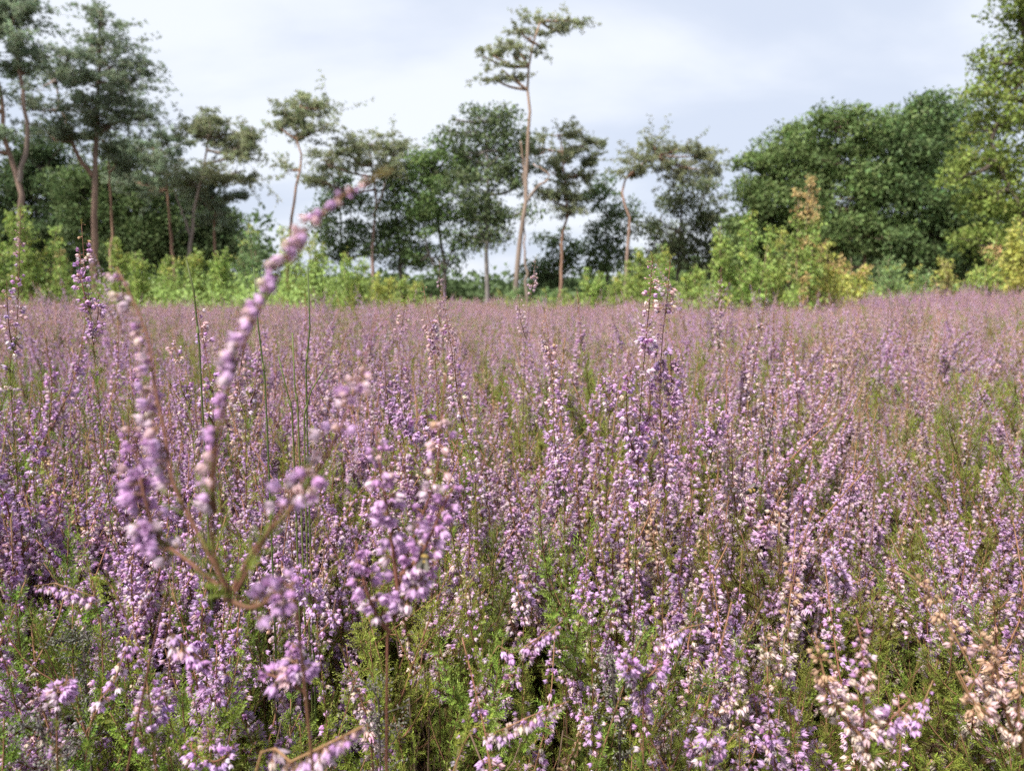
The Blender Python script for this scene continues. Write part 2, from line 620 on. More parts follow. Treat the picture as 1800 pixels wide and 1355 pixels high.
def make_shoot(seed, kind='lilac', low=False):
    """an upright heather shoot about half a metre high: woody foot, leafy middle, flower spike"""
    r = np.random.default_rng(seed)
    pl = Plant()
    Lh = .5
    a = r.uniform(0, 6.28)
    b1, b2 = r.uniform(.03, .09), r.uniform(-.05, .04)
    d = np.array([math.cos(a), math.sin(a), 0])
    d2 = np.array([-math.sin(a), math.cos(a), 0])
    ctl = [np.zeros(3), d * b1 * .5 + np.array([0, 0, .14]), d * b1 + d2 * r.normal(0, .012) + np.array([0, 0, .3]),
           d * (b1 + b2 * .5) + d2 * r.normal(0, .015) + np.array([0, 0, .42]), d * (b1 + b2) + np.array([0, 0, Lh])]
    path, ln = smooth_path(ctl, 7 if low else 18)
    t = np.linspace(0, 1, len(path))
    rad = np.interp(t, [0, .35, .7, 1], [.0022, .0013, .0009, .0004])
    col = WOODC[None] * np.clip(1 - t * 1.6, 0, 1)[:, None] + STEMC[None] * np.clip(t * 1.6, 0, 1)[:, None]
    tube(pl.stem, path, rad, col, 3 if low else 5)
    green = kind == 'green'
    lc = GREEN * r.uniform(.85, 1.2) if kind not in ('dry', 'brown') else OLIVE * r.uniform(.7, 1.1)
    dens = .45 if low else 1
    top = r.uniform(.72, .8) if not green else 1.0
    leafy(pl, path, ln, .40, top, r, 2.4 * dens if not green else 3.0 * dens, (.009, .022), lc, low, .75, True)
    for k in range((r.integers(3, 6) if low else r.integers(7, 11)) if green else r.integers(3, 6)):          # side branches
        tb = r.uniform(.5, .86) if green else r.uniform(.5, .72)
        P0, T0 = along(path, [tb])
        ang = r.uniform(0, 6.28)
        o = np.array([math.cos(ang), math.sin(ang), 0])
        bl = r.uniform(.05, .13)
        ctl = [P0[0], P0[0] + o * bl * .28 + np.array([0, 0, bl * .35]), P0[0] + o * bl * r.uniform(.35, .6) + np.array([0, 0, bl * .95])]
        bp, bln = smooth_path(ctl, 4 if low else 9)
        tube(pl.stem, bp, np.linspace(.0009, .0004, len(bp)), STEMC, 3)
        if green:
            leafy(pl, bp, bln, .1, 1, r, 3.6 * dens, (.009, .019), lc, low, 1.0, True)
        else:
            leafy(pl, bp, bln, .05, .45, r, 2.6 * dens, (.007, .015), lc, low, .75, True)
            raceme(pl, bp, bln, .22, 1, kind, r, 7.2 * (.55 if low else 1), .0060 if low else .0050, low=low)
    if not green:
        f0 = r.uniform(.62, .74)
        raceme(pl, path, ln, f0, .975, kind, r, 7.4 * (.6 if low else 1), .0062 if low else .0051, .0042, low=low)
        leafy(pl, path, ln, .96, 1.0, r, 3 if low else 6, (.004, .008), OLIVE, low, .3)
    return pl


def make_twig(seed):
    """bare woody lower branches, part of them grey with lichen"""
    r = np.random.default_rng(seed)
    pl = Plant()
    for k in range(6):
        a = r.uniform(0, 6.28)
        d = np.array([math.cos(a), math.sin(a), 0])
        h = r.uniform(.22, .36)
        ctl = [d * .01, d * h * .3 + np.array([0, 0, h * .3]), d * h * .55 + np.array([0, 0, h * .7]), d * h * r.uniform(.5, .75) + np.array([0, 0, h])]
        bp, bl = smooth_path(ctl, 9)
        grey = r.uniform(0, 1) < .12
        c = np.array([.11, .10, .09]) if grey else WOODC
        tube(pl.stem, bp, np.linspace(.0022, .0007, len(bp)), c, 4)
        for q in range(5):
            P0, T0 = along(bp, [r.uniform(.4, .95)])
            o = r.normal(size=3)
            o[2] = abs(o[2]) * .8
            o *= r.uniform(.02, .06) / np.linalg.norm(o)
            tube(pl.stem, [P0[0], P0[0] + o * .6, P0[0] + o + [0, 0, .01]], [.001, .0007, .0004], c, 3)
            if not grey and r.uniform() < .5:
                sp, sl = smooth_path([P0[0], P0[0] + o * .6, P0[0] + o + [0, 0, .01]], 5)
                leafy(pl, sp, sl, .3, 1, r, 2.5, (.007, .013), GREEN * .8)
    return pl


def joined(pl, name):
    return multi_mesh(name, [(pl.stem, M_STEM), (pl.leaf, M_LEAF), (pl.flower, M_FLOWER)])


# ------------------------------------------------------------------ the ground and the shape of the heath
xs = np.r_[np.linspace(-700, -60, 20)[:-1], np.linspace(-60, 60, 81), np.linspace(60, 700, 20)[1:]]
ys = np.r_[np.linspace(-300, -10, 12)[:-1], np.linspace(-10, 70, 61), np.linspace(70, 1500, 26)[1:]]
X, Y = np.meshgrid(xs, ys)
Z = -.02 + .02 * vnoise(X, Y, 1.7, 5) + .012 * vnoise(X, Y, .6, 6)
V = np.stack([X, Y, Z], 2).reshape(-1, 3)
nx = len(xs)
i, j = np.meshgrid(np.arange(nx - 1), np.arange(len(ys) - 1))
q = (j * nx + i).ravel()
F = np.concatenate([np.stack([q, q + 1, q + nx + 1], 1), np.stack([q, q + nx + 1, q + nx], 1)])
g = MB()
g.add(V, F, (.05, .04, .03))
ground = link('ground', g.mesh('ground', M_GROUND, True))
ground['kind'] = 'structure'


HOLLOWS = [(-.33, .56, .10, .08), (-.22, .50, .06, .05), (-.17, .47, .05, .05), (.05, .49, .06, .05), (.14, .52, .05, .06), (-.02, .60, .05, .05), (.25, .46, .05, .05),
           (.38, .95, .13, .12), (.55, 1.1, .12, .12), (-.42, .70, .06, .06), (.10, .80, .05, .06), (-.1, .72, .05, .05)]


def hollow_at(x, y):
    """1 in the middle of an open gap between the bushes, 0 away from it"""
    h = np.zeros(np.shape(x))
    for a, b, rx, ry in HOLLOWS:
        h = np.maximum(h, np.exp(-(((x - a) / rx) ** 2 + ((y - b) / ry) ** 2)))
    return h


def canopy(x, y):
    """height of the dense top of the heather above the ground"""
    x, y = np.asarray(x, float), np.asarray(y, float)
    h = np.interp(y, [.3, .42, .55, .75, 1.05, 1.5, 2.3, 4], [.455, .475, .525, .575, .59, .565, .495, .48]) + (.035 * np.clip(y, 0, 1) + .05 * np.clip(y - 1, 0, 1)) * vnoise(x, y, .42, 11) + .10 * vnoise(x, y, 1.25, 12) * np.clip(y / 2.5 - .3, 0, 1) + (.07 + .05 * np.clip((y - 8) / 4, 0, 1)) * vnoise(x, y, 4.5, 13) * np.clip(y / 6, 0, 1)
    h = h + .12 * np.exp(-(((x + 4.2) / 1.5) ** 2 + ((y - 6.4) / 1.6) ** 2))
    h = h + .24 * np.exp(-(((x - 8.4) / 2.6) ** 2 + ((y - 15) / 3) ** 2))
    h = h - .12 * hollow_at(x, y)
    return h


# ------------------------------------------------------------------ heather shoots: prototypes
rt = np.random.default_rng(21)
NEAR = {k: [make_shoot(100 + 17 * i + 1000 * j, k) for i in range(n)] for j, (k, n) in enumerate((('lilac', 5), ('mixed', 4), ('faded', 3), ('dry', 2), ('green', 5)))}
TWIGS = [make_twig(900 + i) for i in range(3)]
LOW = {k: [make_shoot(5000 + 13 * i + 700 * j, k, True) for i in range(n)] for j, (k, n) in enumerate((('lilac', 3), ('mixed', 4), ('brown', 4), ('green', 3)))}


def make_patch(seed, kinds, n, wid, src_set=None, zj=.02):
    """a patch of many distant shoots"""
    r = np.random.default_rng(seed)
    pl = Plant()
    for _ in range(n):
        k = kinds[r.integers(len(kinds))]
        pool = (src_set or LOW)[k]
        s = pool[r.integers(len(pool))]
        th = r.uniform(0, 6.28)
        sc = r.uniform(.85, 1.15)
        lean = r.normal(0, .12, 2)
        M = np.array([[math.cos(th), -math.sin(th), lean[0]], [math.sin(th), math.cos(th), lean[1]], [0, 0, 1]]) * sc
        off = np.array([r.normal(0, wid), r.normal(0, wid), r.normal(0, zj) - (.06 if k == 'green' and src_set is None else 0)])
        for src, dst in ((s.stem, pl.stem), (s.leaf, pl.leaf), (s.flower, pl.flower)):
            if src.n:
                v, f, c = src.arrays()
                dst.add(v @ M.T + off, f, c * r.uniform(.85, 1.15))
    return pl


def instancer(name, label_kind, protos, pos, rot, scl, seed):
    """one object of countless shoots: points that carry shared shoot meshes"""
    me = bpy.data.meshes.new(name)
    n = len(pos)
    me.vertices.add(n)
    me.vertices.foreach_set('co', np.asarray(pos, np.float32).ravel())
    a = me.attributes.new('turn', 'FLOAT_VECTOR', 'POINT')
    a.data.foreach_set('vector', np.asarray(rot, np.float32).ravel())
    a = me.attributes.new('size', 'FLOAT_VECTOR', 'POINT')
    a.data.foreach_set('vector', np.asarray(scl, np.float32).ravel())
    a = me.attributes.new('pick', 'INT', 'POINT')
    a.data.foreach_set('value', np.random.default_rng(seed).integers(0, len(protos), n).astype(np.int32))
    o = link(name, me)
    o['kind'] = 'stuff'
    o['label'] = label_kind
    o['category'] = 'heather'
    ng = bpy.data.node_groups.new(name + '_nodes', 'GeometryNodeTree')
    ng.interface.new_socket('Geometry', in_out='INPUT', socket_type='NodeSocketGeometry')
    ng.interface.new_socket('Geometry', in_out='OUTPUT', socket_type='NodeSocketGeometry')
    N, L = ng.nodes, ng.links
    gi, go = N.new('NodeGroupInput'), N.new('NodeGroupOutput')
    g2i = N.new('GeometryNodeGeometryToInstance')
    for p in protos:
        oi = N.new('GeometryNodeObjectInfo')
        oi.inputs['Object'].default_value = p
        L.new(oi.outputs['Geometry'], g2i.inputs[0])
    iop = N.new('GeometryNodeInstanceOnPoints')
    L.new(gi.outputs[0], iop.inputs['Points'])
    L.new(g2i.outputs[0], iop.inputs['Instance'])
    iop.inputs['Pick Instance'].default_value = True

    def attr(nm, typ):
        q = N.new('GeometryNodeInputNamedAttribute')
        q.data_type = typ
        q.inputs['Name'].default_value = nm
        return q.outputs[0]
    L.new(attr('pick', 'INT'), iop.inputs['Instance Index'])
    L.new(attr('turn', 'FLOAT_VECTOR'), iop.inputs['Rotation'])
    L.new(attr('size', 'FLOAT_VECTOR'), iop.inputs['Scale'])
    L.new(iop.outputs[0], go.inputs[0])
    md = o.modifiers.new('shoots', 'NODES')
    md.node_group = ng
    return o


def proto_objs(pls, nm):
    return [bpy.data.objects.new(nm, joined(p, nm)) for p in pls]


def wedge(n_per_m2, y0, y1, r, margin=.35, slope=.74):
    area = slope * (y1 ** 2 - y0 ** 2) + 2 * margin * (y1 - y0)
    n = int(area * n_per_m2)
    y = np.sqrt(r.uniform(0, 1, n) * ((y1 + margin / slope) ** 2 - (y0 + margin / slope) ** 2) + (y0 + margin / slope) ** 2) - margin / slope
    x = r.uniform(-1, 1, n) * (slope * y + margin)
    return x, y


def lean_of(x, y, r, amount=.16):
    """shoots lean outward from the bush they belong to"""
    gx = vnoise(x + .1, y, .5, 31) - vnoise(x - .1, y, .5, 31)
    gy = vnoise(x, y + .1, .5, 31) - vnoise(x, y - .1, .5, 31)
    n = len(x)
    return np.stack([gy * .5 + r.normal(0, amount, n), -gx * .5 + r.normal(0, amount, n), r.uniform(0, 6.283, n)], 1)


# ---- near field: individuals for the shoots that show largest, one mass for the rest
def near_field():
    r = np.random.default_rng(41)
    protos = {k: proto_objs(v, 'heather_shoot_source') for k, v in NEAR.items() if k != 'green'}
    x, y = wedge(590, .33, 3.2, r)
    n = len(x)
    u = r.uniform(0, 1, n)
    right = np.clip((x / (y + .01)) / .6, -1, 1)
    pal = vnoise(x, y, .35, 77)
    kind = np.where(u < .50 - .22 * right + .2 * pal, 'lilac', np.where(u < .80 - .12 * np.clip(right, 0, 1), 'mixed', np.where(u < .97 - .09 * np.clip(right, 0, 1), 'faded', 'dry')))
    top = canopy(x, y) + r.normal(0, .030, n) - .01
    tall = (r.uniform(0, 1, n) < .06) & (y > .75)
    top = np.where(tall, top + r.uniform(.03, .13, n), top)
    top = np.minimum(top, np.interp(y, [.3, .5, .8, 1.2], [.47, .54, .66, .75]))
    top = np.where((r.uniform(0, 1, n) < .02) & (y > 1.0), r.uniform(.66, .77, n), top)
    keep = (vnoise(x, y, .13, 33) > np.interp(y, [.4, .8], [-.28, -.55])) & (r.uniform(0, 1, n) < np.interp(y, [.35, .52, .72], [.26, .48, .95]) * (1 - .35 * np.clip(right - .25, 0, .75) / .75))
    keep &= r.uniform(0, 1, n) > .9 * np.clip(hollow_at(x, y) * 1.6 - .25, 0, 1)
    x, y, kind, top = x[keep], y[keep], kind[keep], top[keep]
    n = len(x)
    rot = lean_of(x, y, r)
    scl = (top / .5)[:, None] * np.array([1, 1, 1.0]) * np.stack([r.uniform(.95, 1.1, n)] * 2 + [np.ones(n)], 1)
    pos = np.stack([x, y, np.full(n, -.02)], 1)
    pos[:, 0] -= np.sin(rot[:, 1]) * .3
    pos[:, 1] += np.sin(rot[:, 0]) * .3
    z_top = top
    pv = np.stack([x / y * FPX + CX, CY - (np.tan(np.arctan((z_top - CAM_Z) / y) + PITCH)) * FPX], 1)
    inview = (pv[:, 0] > 0) & (pv[:, 0] < 1800) & (pv[:, 1] < 1330) & (kind != 'dry')
    order = np.argsort(np.where(inview, y + 5 * (pv[:, 1] > 1330), 99))
    single = np.zeros(n, bool)
    single[order[:230]] = True
    for k in ('lilac', 'mixed', 'faded', 'dry'):
        s = (kind == k) & ~single
        lab = {'lilac': 'dense lilac heather in bloom covering the near heath', 'mixed': 'mass of half faded pink heather covering the near heath',
               'faded': 'mass of faded cream and pink heather in the near heath', 'dry': 'mass of dry tan heather among the near heath'}[k]
        instancer('heather', lab, protos[k], pos[s], rot[s], scl[s], 5)
    meshes = {k: [(p.stem.mesh('stem', M_STEM), p.leaf.mesh('foliage', M_LEAF), p.flower.mesh('flower_spike', M_FLOWER)) for p in NEAR[k]] for k in ('lilac', 'mixed', 'faded')}
    lab = {'lilac': 'lilac flowering heather shoot standing {} the near heath',
           'mixed': 'half faded pink and lilac heather shoot standing {} the near heath',
           'faded': 'faded cream and pink heather shoot standing {} the near heath'}
    for i in np.nonzero(single)[0]:
        k = kind[i]
        side = x[i] / y[i]
        place = 'at the left of' if side < -.22 else 'at the right of' if side > .22 else 'in the middle of'
        t = thing('heather_shoot', lab[k].format(place), 'heather', pos[i], {'lilac': 'lilac', 'mixed': 'half faded', 'faded': 'faded'}[k] + ' heather shoots ' + place + ' the near heath')
        t.rotation_euler = [float(a) for a in rot[i]]
        t.scale = [float(a) for a in scl[i]]
        ms = meshes[k][r.integers(len(meshes[k]))]
        for nm, me in zip(('stem', 'foliage', 'flower_spike'), ms):
            link(nm, me, t)
    # leafy shoots without flowers fill the bushes
    x, y = wedge(140, .30, 3.0, r)
    keep = vnoise(x, y, .15, 34) > np.interp(y, [.4, .9], [-.05, -.3])
    keep &= r.uniform(0, 1, len(x)) > .55 * np.clip(hollow_at(x, y) * 1.6 - .25, 0, 1)
    x, y = x[keep], y[keep]
    n = len(x)
    top = canopy(x, y) * r.uniform(.66, .93, n) * np.interp(y, [.45, .8], [1.05, .98])
    rot = lean_of(x, y, r, .2)
    pos = np.stack([x - np.sin(rot[:, 1]) * .25, y + np.sin(rot[:, 0]) * .25, np.full(n, -.02)], 1)
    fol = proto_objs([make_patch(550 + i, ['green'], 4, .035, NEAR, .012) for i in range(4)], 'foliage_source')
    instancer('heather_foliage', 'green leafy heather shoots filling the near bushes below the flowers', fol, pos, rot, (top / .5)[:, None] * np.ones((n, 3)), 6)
    x, y = wedge(70, .3, 2.2, r)
    n = len(x)
    instancer('heather_twigs', 'bare brown and grey woody twigs low in the near heather', proto_objs(TWIGS, 'twig_source'),
              np.stack([x, y, np.full(n, -.02)], 1), np.stack([r.normal(0, .1, n), r.normal(0, .1, n), r.uniform(0, 6.28, n)], 1), r.uniform(.8, 1.25, n)[:, None] * np.ones((n, 3)), 8)


near_field()


def mid_field():
    r = np.random.default_rng(51)
    protos = {k: proto_objs([make_patch(560 + 10 * j + i, [k, k, k, k, 'green'] if k != 'green' else ['green'], 8, .06, None, .035) for i in range(3)], 'heather_bunch_source') for j, k in enumerate(LOW)}
    x, y = wedge(34, 2.8, 8.5, r, .5)
    n = len(x)
    u = r.uniform(0, 1, n) + .2 * vnoise(x, y, .9, 78)
    kind = np.where(u < .2, 'lilac', np.where(u < .48, 'mixed', np.where(u < .86, 'brown', 'green')))
    hollow = vnoise(x, y, .5, 35) < -.22 + .12 * np.clip(x / y, -.5, .6)
    kind = np.where(hollow, 'green', kind)
    top = canopy(x, y) + r.normal(0, .05, n)
    top = np.where(r.uniform(0, 1, n) < .10, top + r.uniform(.05, .18, n), top)
    top = np.where(kind == 'green', top * .9, top) - .03 * hollow
    rot = lean_of(x, y, r, .06)
    pos = np.stack([x, y, np.full(n, -.02)], 1)
    lab = {'lilac': 'lilac heather spread over the middle of the heath', 'mixed': 'half faded heather spread over the middle of the heath',
           'brown': 'pinkish brown faded heather spread over the middle of the heath', 'green': 'green leafy heather showing between the middle bushes'}
    for k in lab:
        s = kind == k
        instancer('heather', lab[k], protos[k], pos[s], rot[s], (top[s] / .5)[:, None] * np.ones((s.sum(), 3)), 9)
    tp = proto_objs(LOW['brown'] + LOW['mixed'], 'heather_shoot_source')
    x, y = wedge(26, 2.6, 9.5, r, .5)
    n = len(x)
    top = canopy(x, y) + r.uniform(.02, .17, n)
    rot = lean_of(x, y, r, .07)
    instancer('heather', 'single faded shoots rising above the middle of the heath', tp, np.stack([x, y, np.full(n, -.02)], 1), rot, (top / .5)[:, None] * np.array([[1, 1, 1.0]]) * np.ones((n, 3)), 12)
    far = [make_patch(600 + i, ['mixed', 'brown', 'brown', 'lilac', 'green'], 22, .16) for i in range(3)]
    fp = proto_objs(far, 'heather_patch_source')
    x, y = wedge(10, 8.2, 18.5, r, 1.0)
    x2, y2 = wedge(3, 18.5, 23, r, 1.0)
    x, y = np.r_[x, x2], np.r_[y, y2]
    n = len(x)
    top = canopy(x, y) + r.normal(0, .05, n)
    s3 = np.stack([r.uniform(1.0, 1.5, n) * np.where(y > 20, 1.5, 1)] * 2 + [top / .5], 1)
    purple = np.exp(-(((x - 8.4) / 3.6) ** 2 + ((y - 15) / 4) ** 2)) + .35 * np.clip((x - 3) / 6, 0, 1) > r.uniform(.05, .9, n)
    pos = np.stack([x, y, np.full(n, -.02)], 1)
    rot = np.stack([np.zeros(n), np.zeros(n), r.uniform(0, 6.28, n)], 1)
    instancer('heather', 'pinkish brown heather stretching to the far edge of the heath', fp, pos[~purple], rot[~purple], s3[~purple], 10)
    pp = proto_objs([make_patch(650 + i, ['lilac', 'lilac', 'lilac', 'mixed', 'brown'], 24, .16) for i in range(2)], 'heather_patch_source')
    instancer('heather', 'purple heather in full bloom on the far rise below the birch saplings', pp, pos[purple], rot[purple], s3[purple], 11)


mid_field()


# ------------------------------------------------------------------ trees
def px_path(pts, D, base=True):
    """photograph positions to a trunk path at depth D, its foot on the ground"""
    out = []
    for k, p in enumerate(pts):
        q = at(p[0], p[1], D + (p[3] if len(p) > 3 else 0))
        out.append(q)
    if base:
        b = out[0].copy()
        b[2] = -.05
        if out[0][2] > .3:
            out.insert(0, b)
        else:
            out[0] = b
    return np.array(out)


def tree(name, label, D, trunks, lobes, kind, seed, colour, bark=(.2, .12, .08), r0=.2, dens=1.0, leaf=.165, group=None, upper=None, clump=.36):
    r = np.random.default_rng(seed)
    k = D / FPX
    tm, bm_, cm = MB(), MB(), MB()
    spine = []
    for i, t in enumerate(trunks):
        P = px_path(t, D, i == 0 or t[0][1] > 440)
        path, ln = smooth_path(P, 14)
        path[1:-1] += r.normal(0, .03, (12, 3))
        rr = np.linspace(1, .28, 14) * (r0 if i == 0 else r0 * .62) * .74
        if i == 0 or t[0][1] > 440:
            rr[0] *= 1.35
        s = np.linspace(0, 1, 14)[:, None]
        c0, c1 = np.array(bark), np.array(upper if upper else bark)
        tube(tm, path, rr, c0 * (1 - s) + c1 * s, 8)
        spine.append(path[3:])
    spine = np.vstack(spine)
    base = px_path(trunks[0], D)[0]
    if kind == 'oak' and leaf > .12:    # boughs that break the outline
        rim = []
        for lb in lobes:
            for _ in range(3):
                a = r.uniform(-.3, math.pi + .3)
                f_ = r.uniform(.85, 1.2)
                rim.append((lb[0] + math.cos(a) * lb[2] * f_, lb[1] - math.sin(a) * lb[3] * f_, lb[2] * r.uniform(.16, .34), lb[3] * r.uniform(.14, .3)))
        lobes = lobes + rim
    for lb in lobes:
        cx, cy, rx, ry = lb[:4]
        dz = lb[4] if len(lb) > 4 else r.normal(0, .25) * rx * k
        c = at(cx, cy, D + dz)
        ax = np.array([rx * k, max(rx, ry) * k * .85, ry * k])
        A = ax[0] * ax[2]
        w = spine.copy()
        w[:, 2] += .35 * np.linalg.norm(w[:, :2] - c[:2], axis=1)
        s0 = spine[np.argmin(np.linalg.norm(w - c, axis=1))]
        mid = (s0 + c) / 2 + np.array([0, 0, -.06 * np.linalg.norm(c - s0)]) + r.normal(0, .12, 3)
        lp, ll = smooth_path([s0, mid, c], 7)
        tube(bm_, lp, np.linspace(.085, .04, 7) * r0 / .2, np.array(upper if upper else bark) * .85, 5)
        n = int((5.4 * A + 4) * dens) if kind == 'pine' else int((7.5 * A + (5 if rx * k > .8 else 2)) * dens)
        u = r.normal(size=(n, 3))
        u /= np.linalg.norm(u, axis=1, keepdims=True)
        q = u * (r.uniform(.1, 1.15, (n, 1)) ** .6)
        ctr = c + q * ax
        for j in range(n):
            e_ = ctr[j]
            st = lp[r.integers(2, 7)]
            bend = (st + e_) / 2 + r.normal(0, .10, 3) + [0, 0, -.05]
            tube(bm_, [st, bend, e_], [.026, .017, .007], np.array(bark) * .75, 3)
            size = clump * np.exp(r.normal(0, .45 if leaf > .12 else .22))
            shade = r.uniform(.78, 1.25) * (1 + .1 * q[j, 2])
            if kind == 'pine':          # flat ragged pads of needle tufts along side twigs
                nt = r.integers(4, 7)
                for k2 in range(nt):
                    d = r.normal(size=3) * np.array([1, 1, .28]) + np.array([0, 0, .12])
                    d = d / np.linalg.norm(d) * size * r.uniform(1.0, 3.2)
                    tube(bm_, [e_, e_ + d], [.009, .004], np.array([.17, .15, .10]), 3)
                    m = int(5 + 6 * np.linalg.norm(d) / size)
                    P = e_ + d * r.uniform(.2, 1.12, (m, 1)) + r.normal(0, .085, (m, 3))
                    Ad = d / np.linalg.norm(d) * .7 + [0, 0, .7] + r.normal(0, .4, (m, 3))
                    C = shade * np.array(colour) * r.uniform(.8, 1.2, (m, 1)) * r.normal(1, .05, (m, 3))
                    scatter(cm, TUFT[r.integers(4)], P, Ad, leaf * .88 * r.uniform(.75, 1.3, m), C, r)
            else:
                m = int((84 if leaf > .12 else 70) * (size / clump) ** 1.8)
                off = r.normal(size=(m, 3))
                off = off / np.linalg.norm(off, axis=1, keepdims=True) * r.uniform(0, 1, (m, 1)) ** .4 * np.array([size, size, size * .6]) * 1.75 + r.normal(0, .05, (m, 3))
                P = e_ + off
                Ad = r.normal(size=(m, 3)) + np.array([0, 0, -.2])
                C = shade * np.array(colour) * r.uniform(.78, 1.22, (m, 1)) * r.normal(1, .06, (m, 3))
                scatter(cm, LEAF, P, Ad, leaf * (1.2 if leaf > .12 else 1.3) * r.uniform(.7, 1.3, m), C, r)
    t = thing(name, label, 'tree', base, group)
    link('trunk', tm.mesh('trunk', M_BARK, True, base), t)
    link('branches', bm_.mesh('branches', M_BARK, False, base), t)
    link('crown', cm.mesh('crown', M_NEEDLE if kind == 'pine' else M_OAK, False, base), t)
    return t


PINE = (.29, .355, .24)
PINE_WARM = (.34, .37, .22)
OAKD = (.115, .165, .07)
OAKM = (.135, .195, .07)
OAKL = (.215, .28, .07)
GREYB, REDB, PALEB = (.19, .155, .135), (.27, .165, .12), (.30, .24, .20)

tree('pine_tree', 'forked pine cut off by the left edge of the photo', 36,
     [[(33, 490), (35, 400), (36, 330), (24, 290), (8, 240), (2, 170), (-20, 90)], [(34, 320), (46, 250), (42, 180), (30, 110), (14, 30), (-5, -40)]],
     [(10, 40, 55, 38), (-35, 95, 75, 40), (30, 118, 34, 16), (-40, 0, 90, 50), (38, 22, 26, 22), (20, 80, 40, 24), (-60, 160, 70, 30), (-20, -60, 60, 45), (-30, 250, 40, 30)],
     'pine', 201, PINE, GREYB, .26, upper=REDB)
tree('pine_tree', 'tall broad pine with pointed top and forked reddish trunk on the left', 40,
     [[(165, 490), (167, 380), (166, 300), (170, 210), (176, 110), (178, 20)], [(163, 310), (140, 280), (118, 225), (105, 180), (95, 130)]],
     [(178, 38, 18, 30), (170, 82, 42, 24), (196, 118, 58, 24), (120, 100, 42, 28), (92, 140, 40, 34), (205, 165, 60, 24), (160, 150, 40, 24), (165, 195, 60, 24), (88, 195, 34, 20),
      (195, 225, 52, 18), (243, 140, 22, 26), (246, 185, 20, 18), (130, 232, 40, 15), (235, 205, 30, 14), (90, 240, 26, 12)],
     'pine', 202, PINE, REDB, .27, upper=GREYB)
tree('pine_tree', 'slender bare orange pine trunk with small crown beside the tall broad pine', 43,
     [[(195, 480), (196, 400), (194, 320), (190, 260)]], [(195, 268, 32, 18), (182, 245, 28, 15), (205, 290, 20, 12)], 'pine', 203, PINE, (.26, .17, .11), .16, upper=REDB)
tree('pine_tree', 'pine with pale curved trunk and flat crown leaning towards the sky gap', 42,
     [[(332, 480), (336, 410), (345, 350), (354, 310), (364, 272), (365, 240)], [(336, 415), (322, 380), (308, 340)]],
     [(368, 212, 42, 14), (402, 236, 50, 14), (436, 250, 22, 16), (345, 236, 30, 12), (428, 300, 12, 30), (420, 270, 26, 14), (385, 306, 46, 18), (338, 318, 46, 14), (372, 250, 40, 14)],
     'pine', 204, PINE_WARM, GREYB, .19, upper=PALEB)
tree('pine_tree', 'grey green pine with layered crown left of the pale curved trunk', 46,
     [[(306, 480), (300, 410), (296, 350), (290, 270)]], [(290, 246, 42, 17), (272, 282, 52, 19), (302, 306, 55, 18), (248, 262, 22, 12), (275, 335, 55, 18), (240, 320, 30, 18)], 'pine', 205, PINE, REDB, .17)
tree('pine_tree', 'short pine with straight red trunk under the flat crowned pine', 44,
     [[(378, 490), (377, 420), (376, 350)], [(377, 390), (388, 360), (394, 340)]], [(360, 352, 40, 22), (392, 372, 32, 22), (350, 330, 40, 14), (405, 345, 22, 14)], 'pine', 206, PINE, REDB, .17)
tree('pine_tree', 'airy pine with slanting orange trunk standing alone in the sky gap', 45,
     [[(506, 490), (512, 395), (522, 320), (531, 280), (521, 240), (527, 190)]],
     [(530, 172, 22, 13), (502, 200, 32, 12), (556, 196, 30, 13), (528, 218, 46, 12), (566, 226, 24, 10), (488, 222, 22, 10), (540, 240, 30, 8), (506, 300, 12, 12), (575, 190, 14, 8)],
     'pine', 207, PINE_WARM, (.24, .16, .11), .16, .75, upper=REDB)
tree('pine_tree', 'wide flat crowned pine above the dark oaks left of centre', 48,
     [[(656, 520), (655, 420), (660, 340), (650, 270)], [(657, 380), (672, 340), (682, 300)]],
     [(650, 254, 55, 16), (612, 272, 36, 18), (692, 266, 34, 20), (572, 288, 30, 18), (640, 294, 62, 16), (566, 318, 32, 16), (690, 300, 32, 18)], 'pine', 208, PINE_WARM, (.22, .15, .13), .18)
tree('pine_tree', 'tallest lone pine with bare zigzag trunk and thin windswept crown', 44,
     [[(905, 530), (912, 440), (922, 372), (926, 300), (928, 235), (932, 185), (926, 142), (930, 108), (940, 66), (950, 38)], [(927, 530), (924, 470), (922, 420), (922, 375)],
      [(928, 352), (940, 334), (954, 322), (967, 309), (955, 299), (937, 288)], [(923, 330), (920, 290), (915, 248)]],
     [(962, 34, 40, 9), (1000, 38, 20, 7), (918, 52, 32, 9), (895, 78, 22, 8), (862, 96, 30, 6), (848, 100, 16, 5), (882, 122, 30, 9), (902, 98, 26, 10), (985, 58, 18, 7), (932, 66, 28, 9), (868, 140, 16, 5), (905, 135, 16, 6), (950, 88, 20, 6)],
     'pine', 209, PINE_WARM, GREYB, .21, .48, upper=(.30, .205, .15), clump=.3)
tree('pine_tree', 'pine with layered flat crown just behind the tallest lone pine', 48,
     [[(985, 525), (988, 430), (997, 365), (990, 295), (985, 245)]],
     [(980, 236, 52, 11), (1032, 254, 28, 10), (948, 262, 36, 14), (1002, 276, 50, 12), (1040, 286, 20, 8), (965, 298, 36, 13), (1002, 310, 32, 12), (990, 342, 36, 24), (1010, 372, 28, 22), (958, 342, 32, 14)],
     'pine', 210, PINE_WARM, REDB, .16)
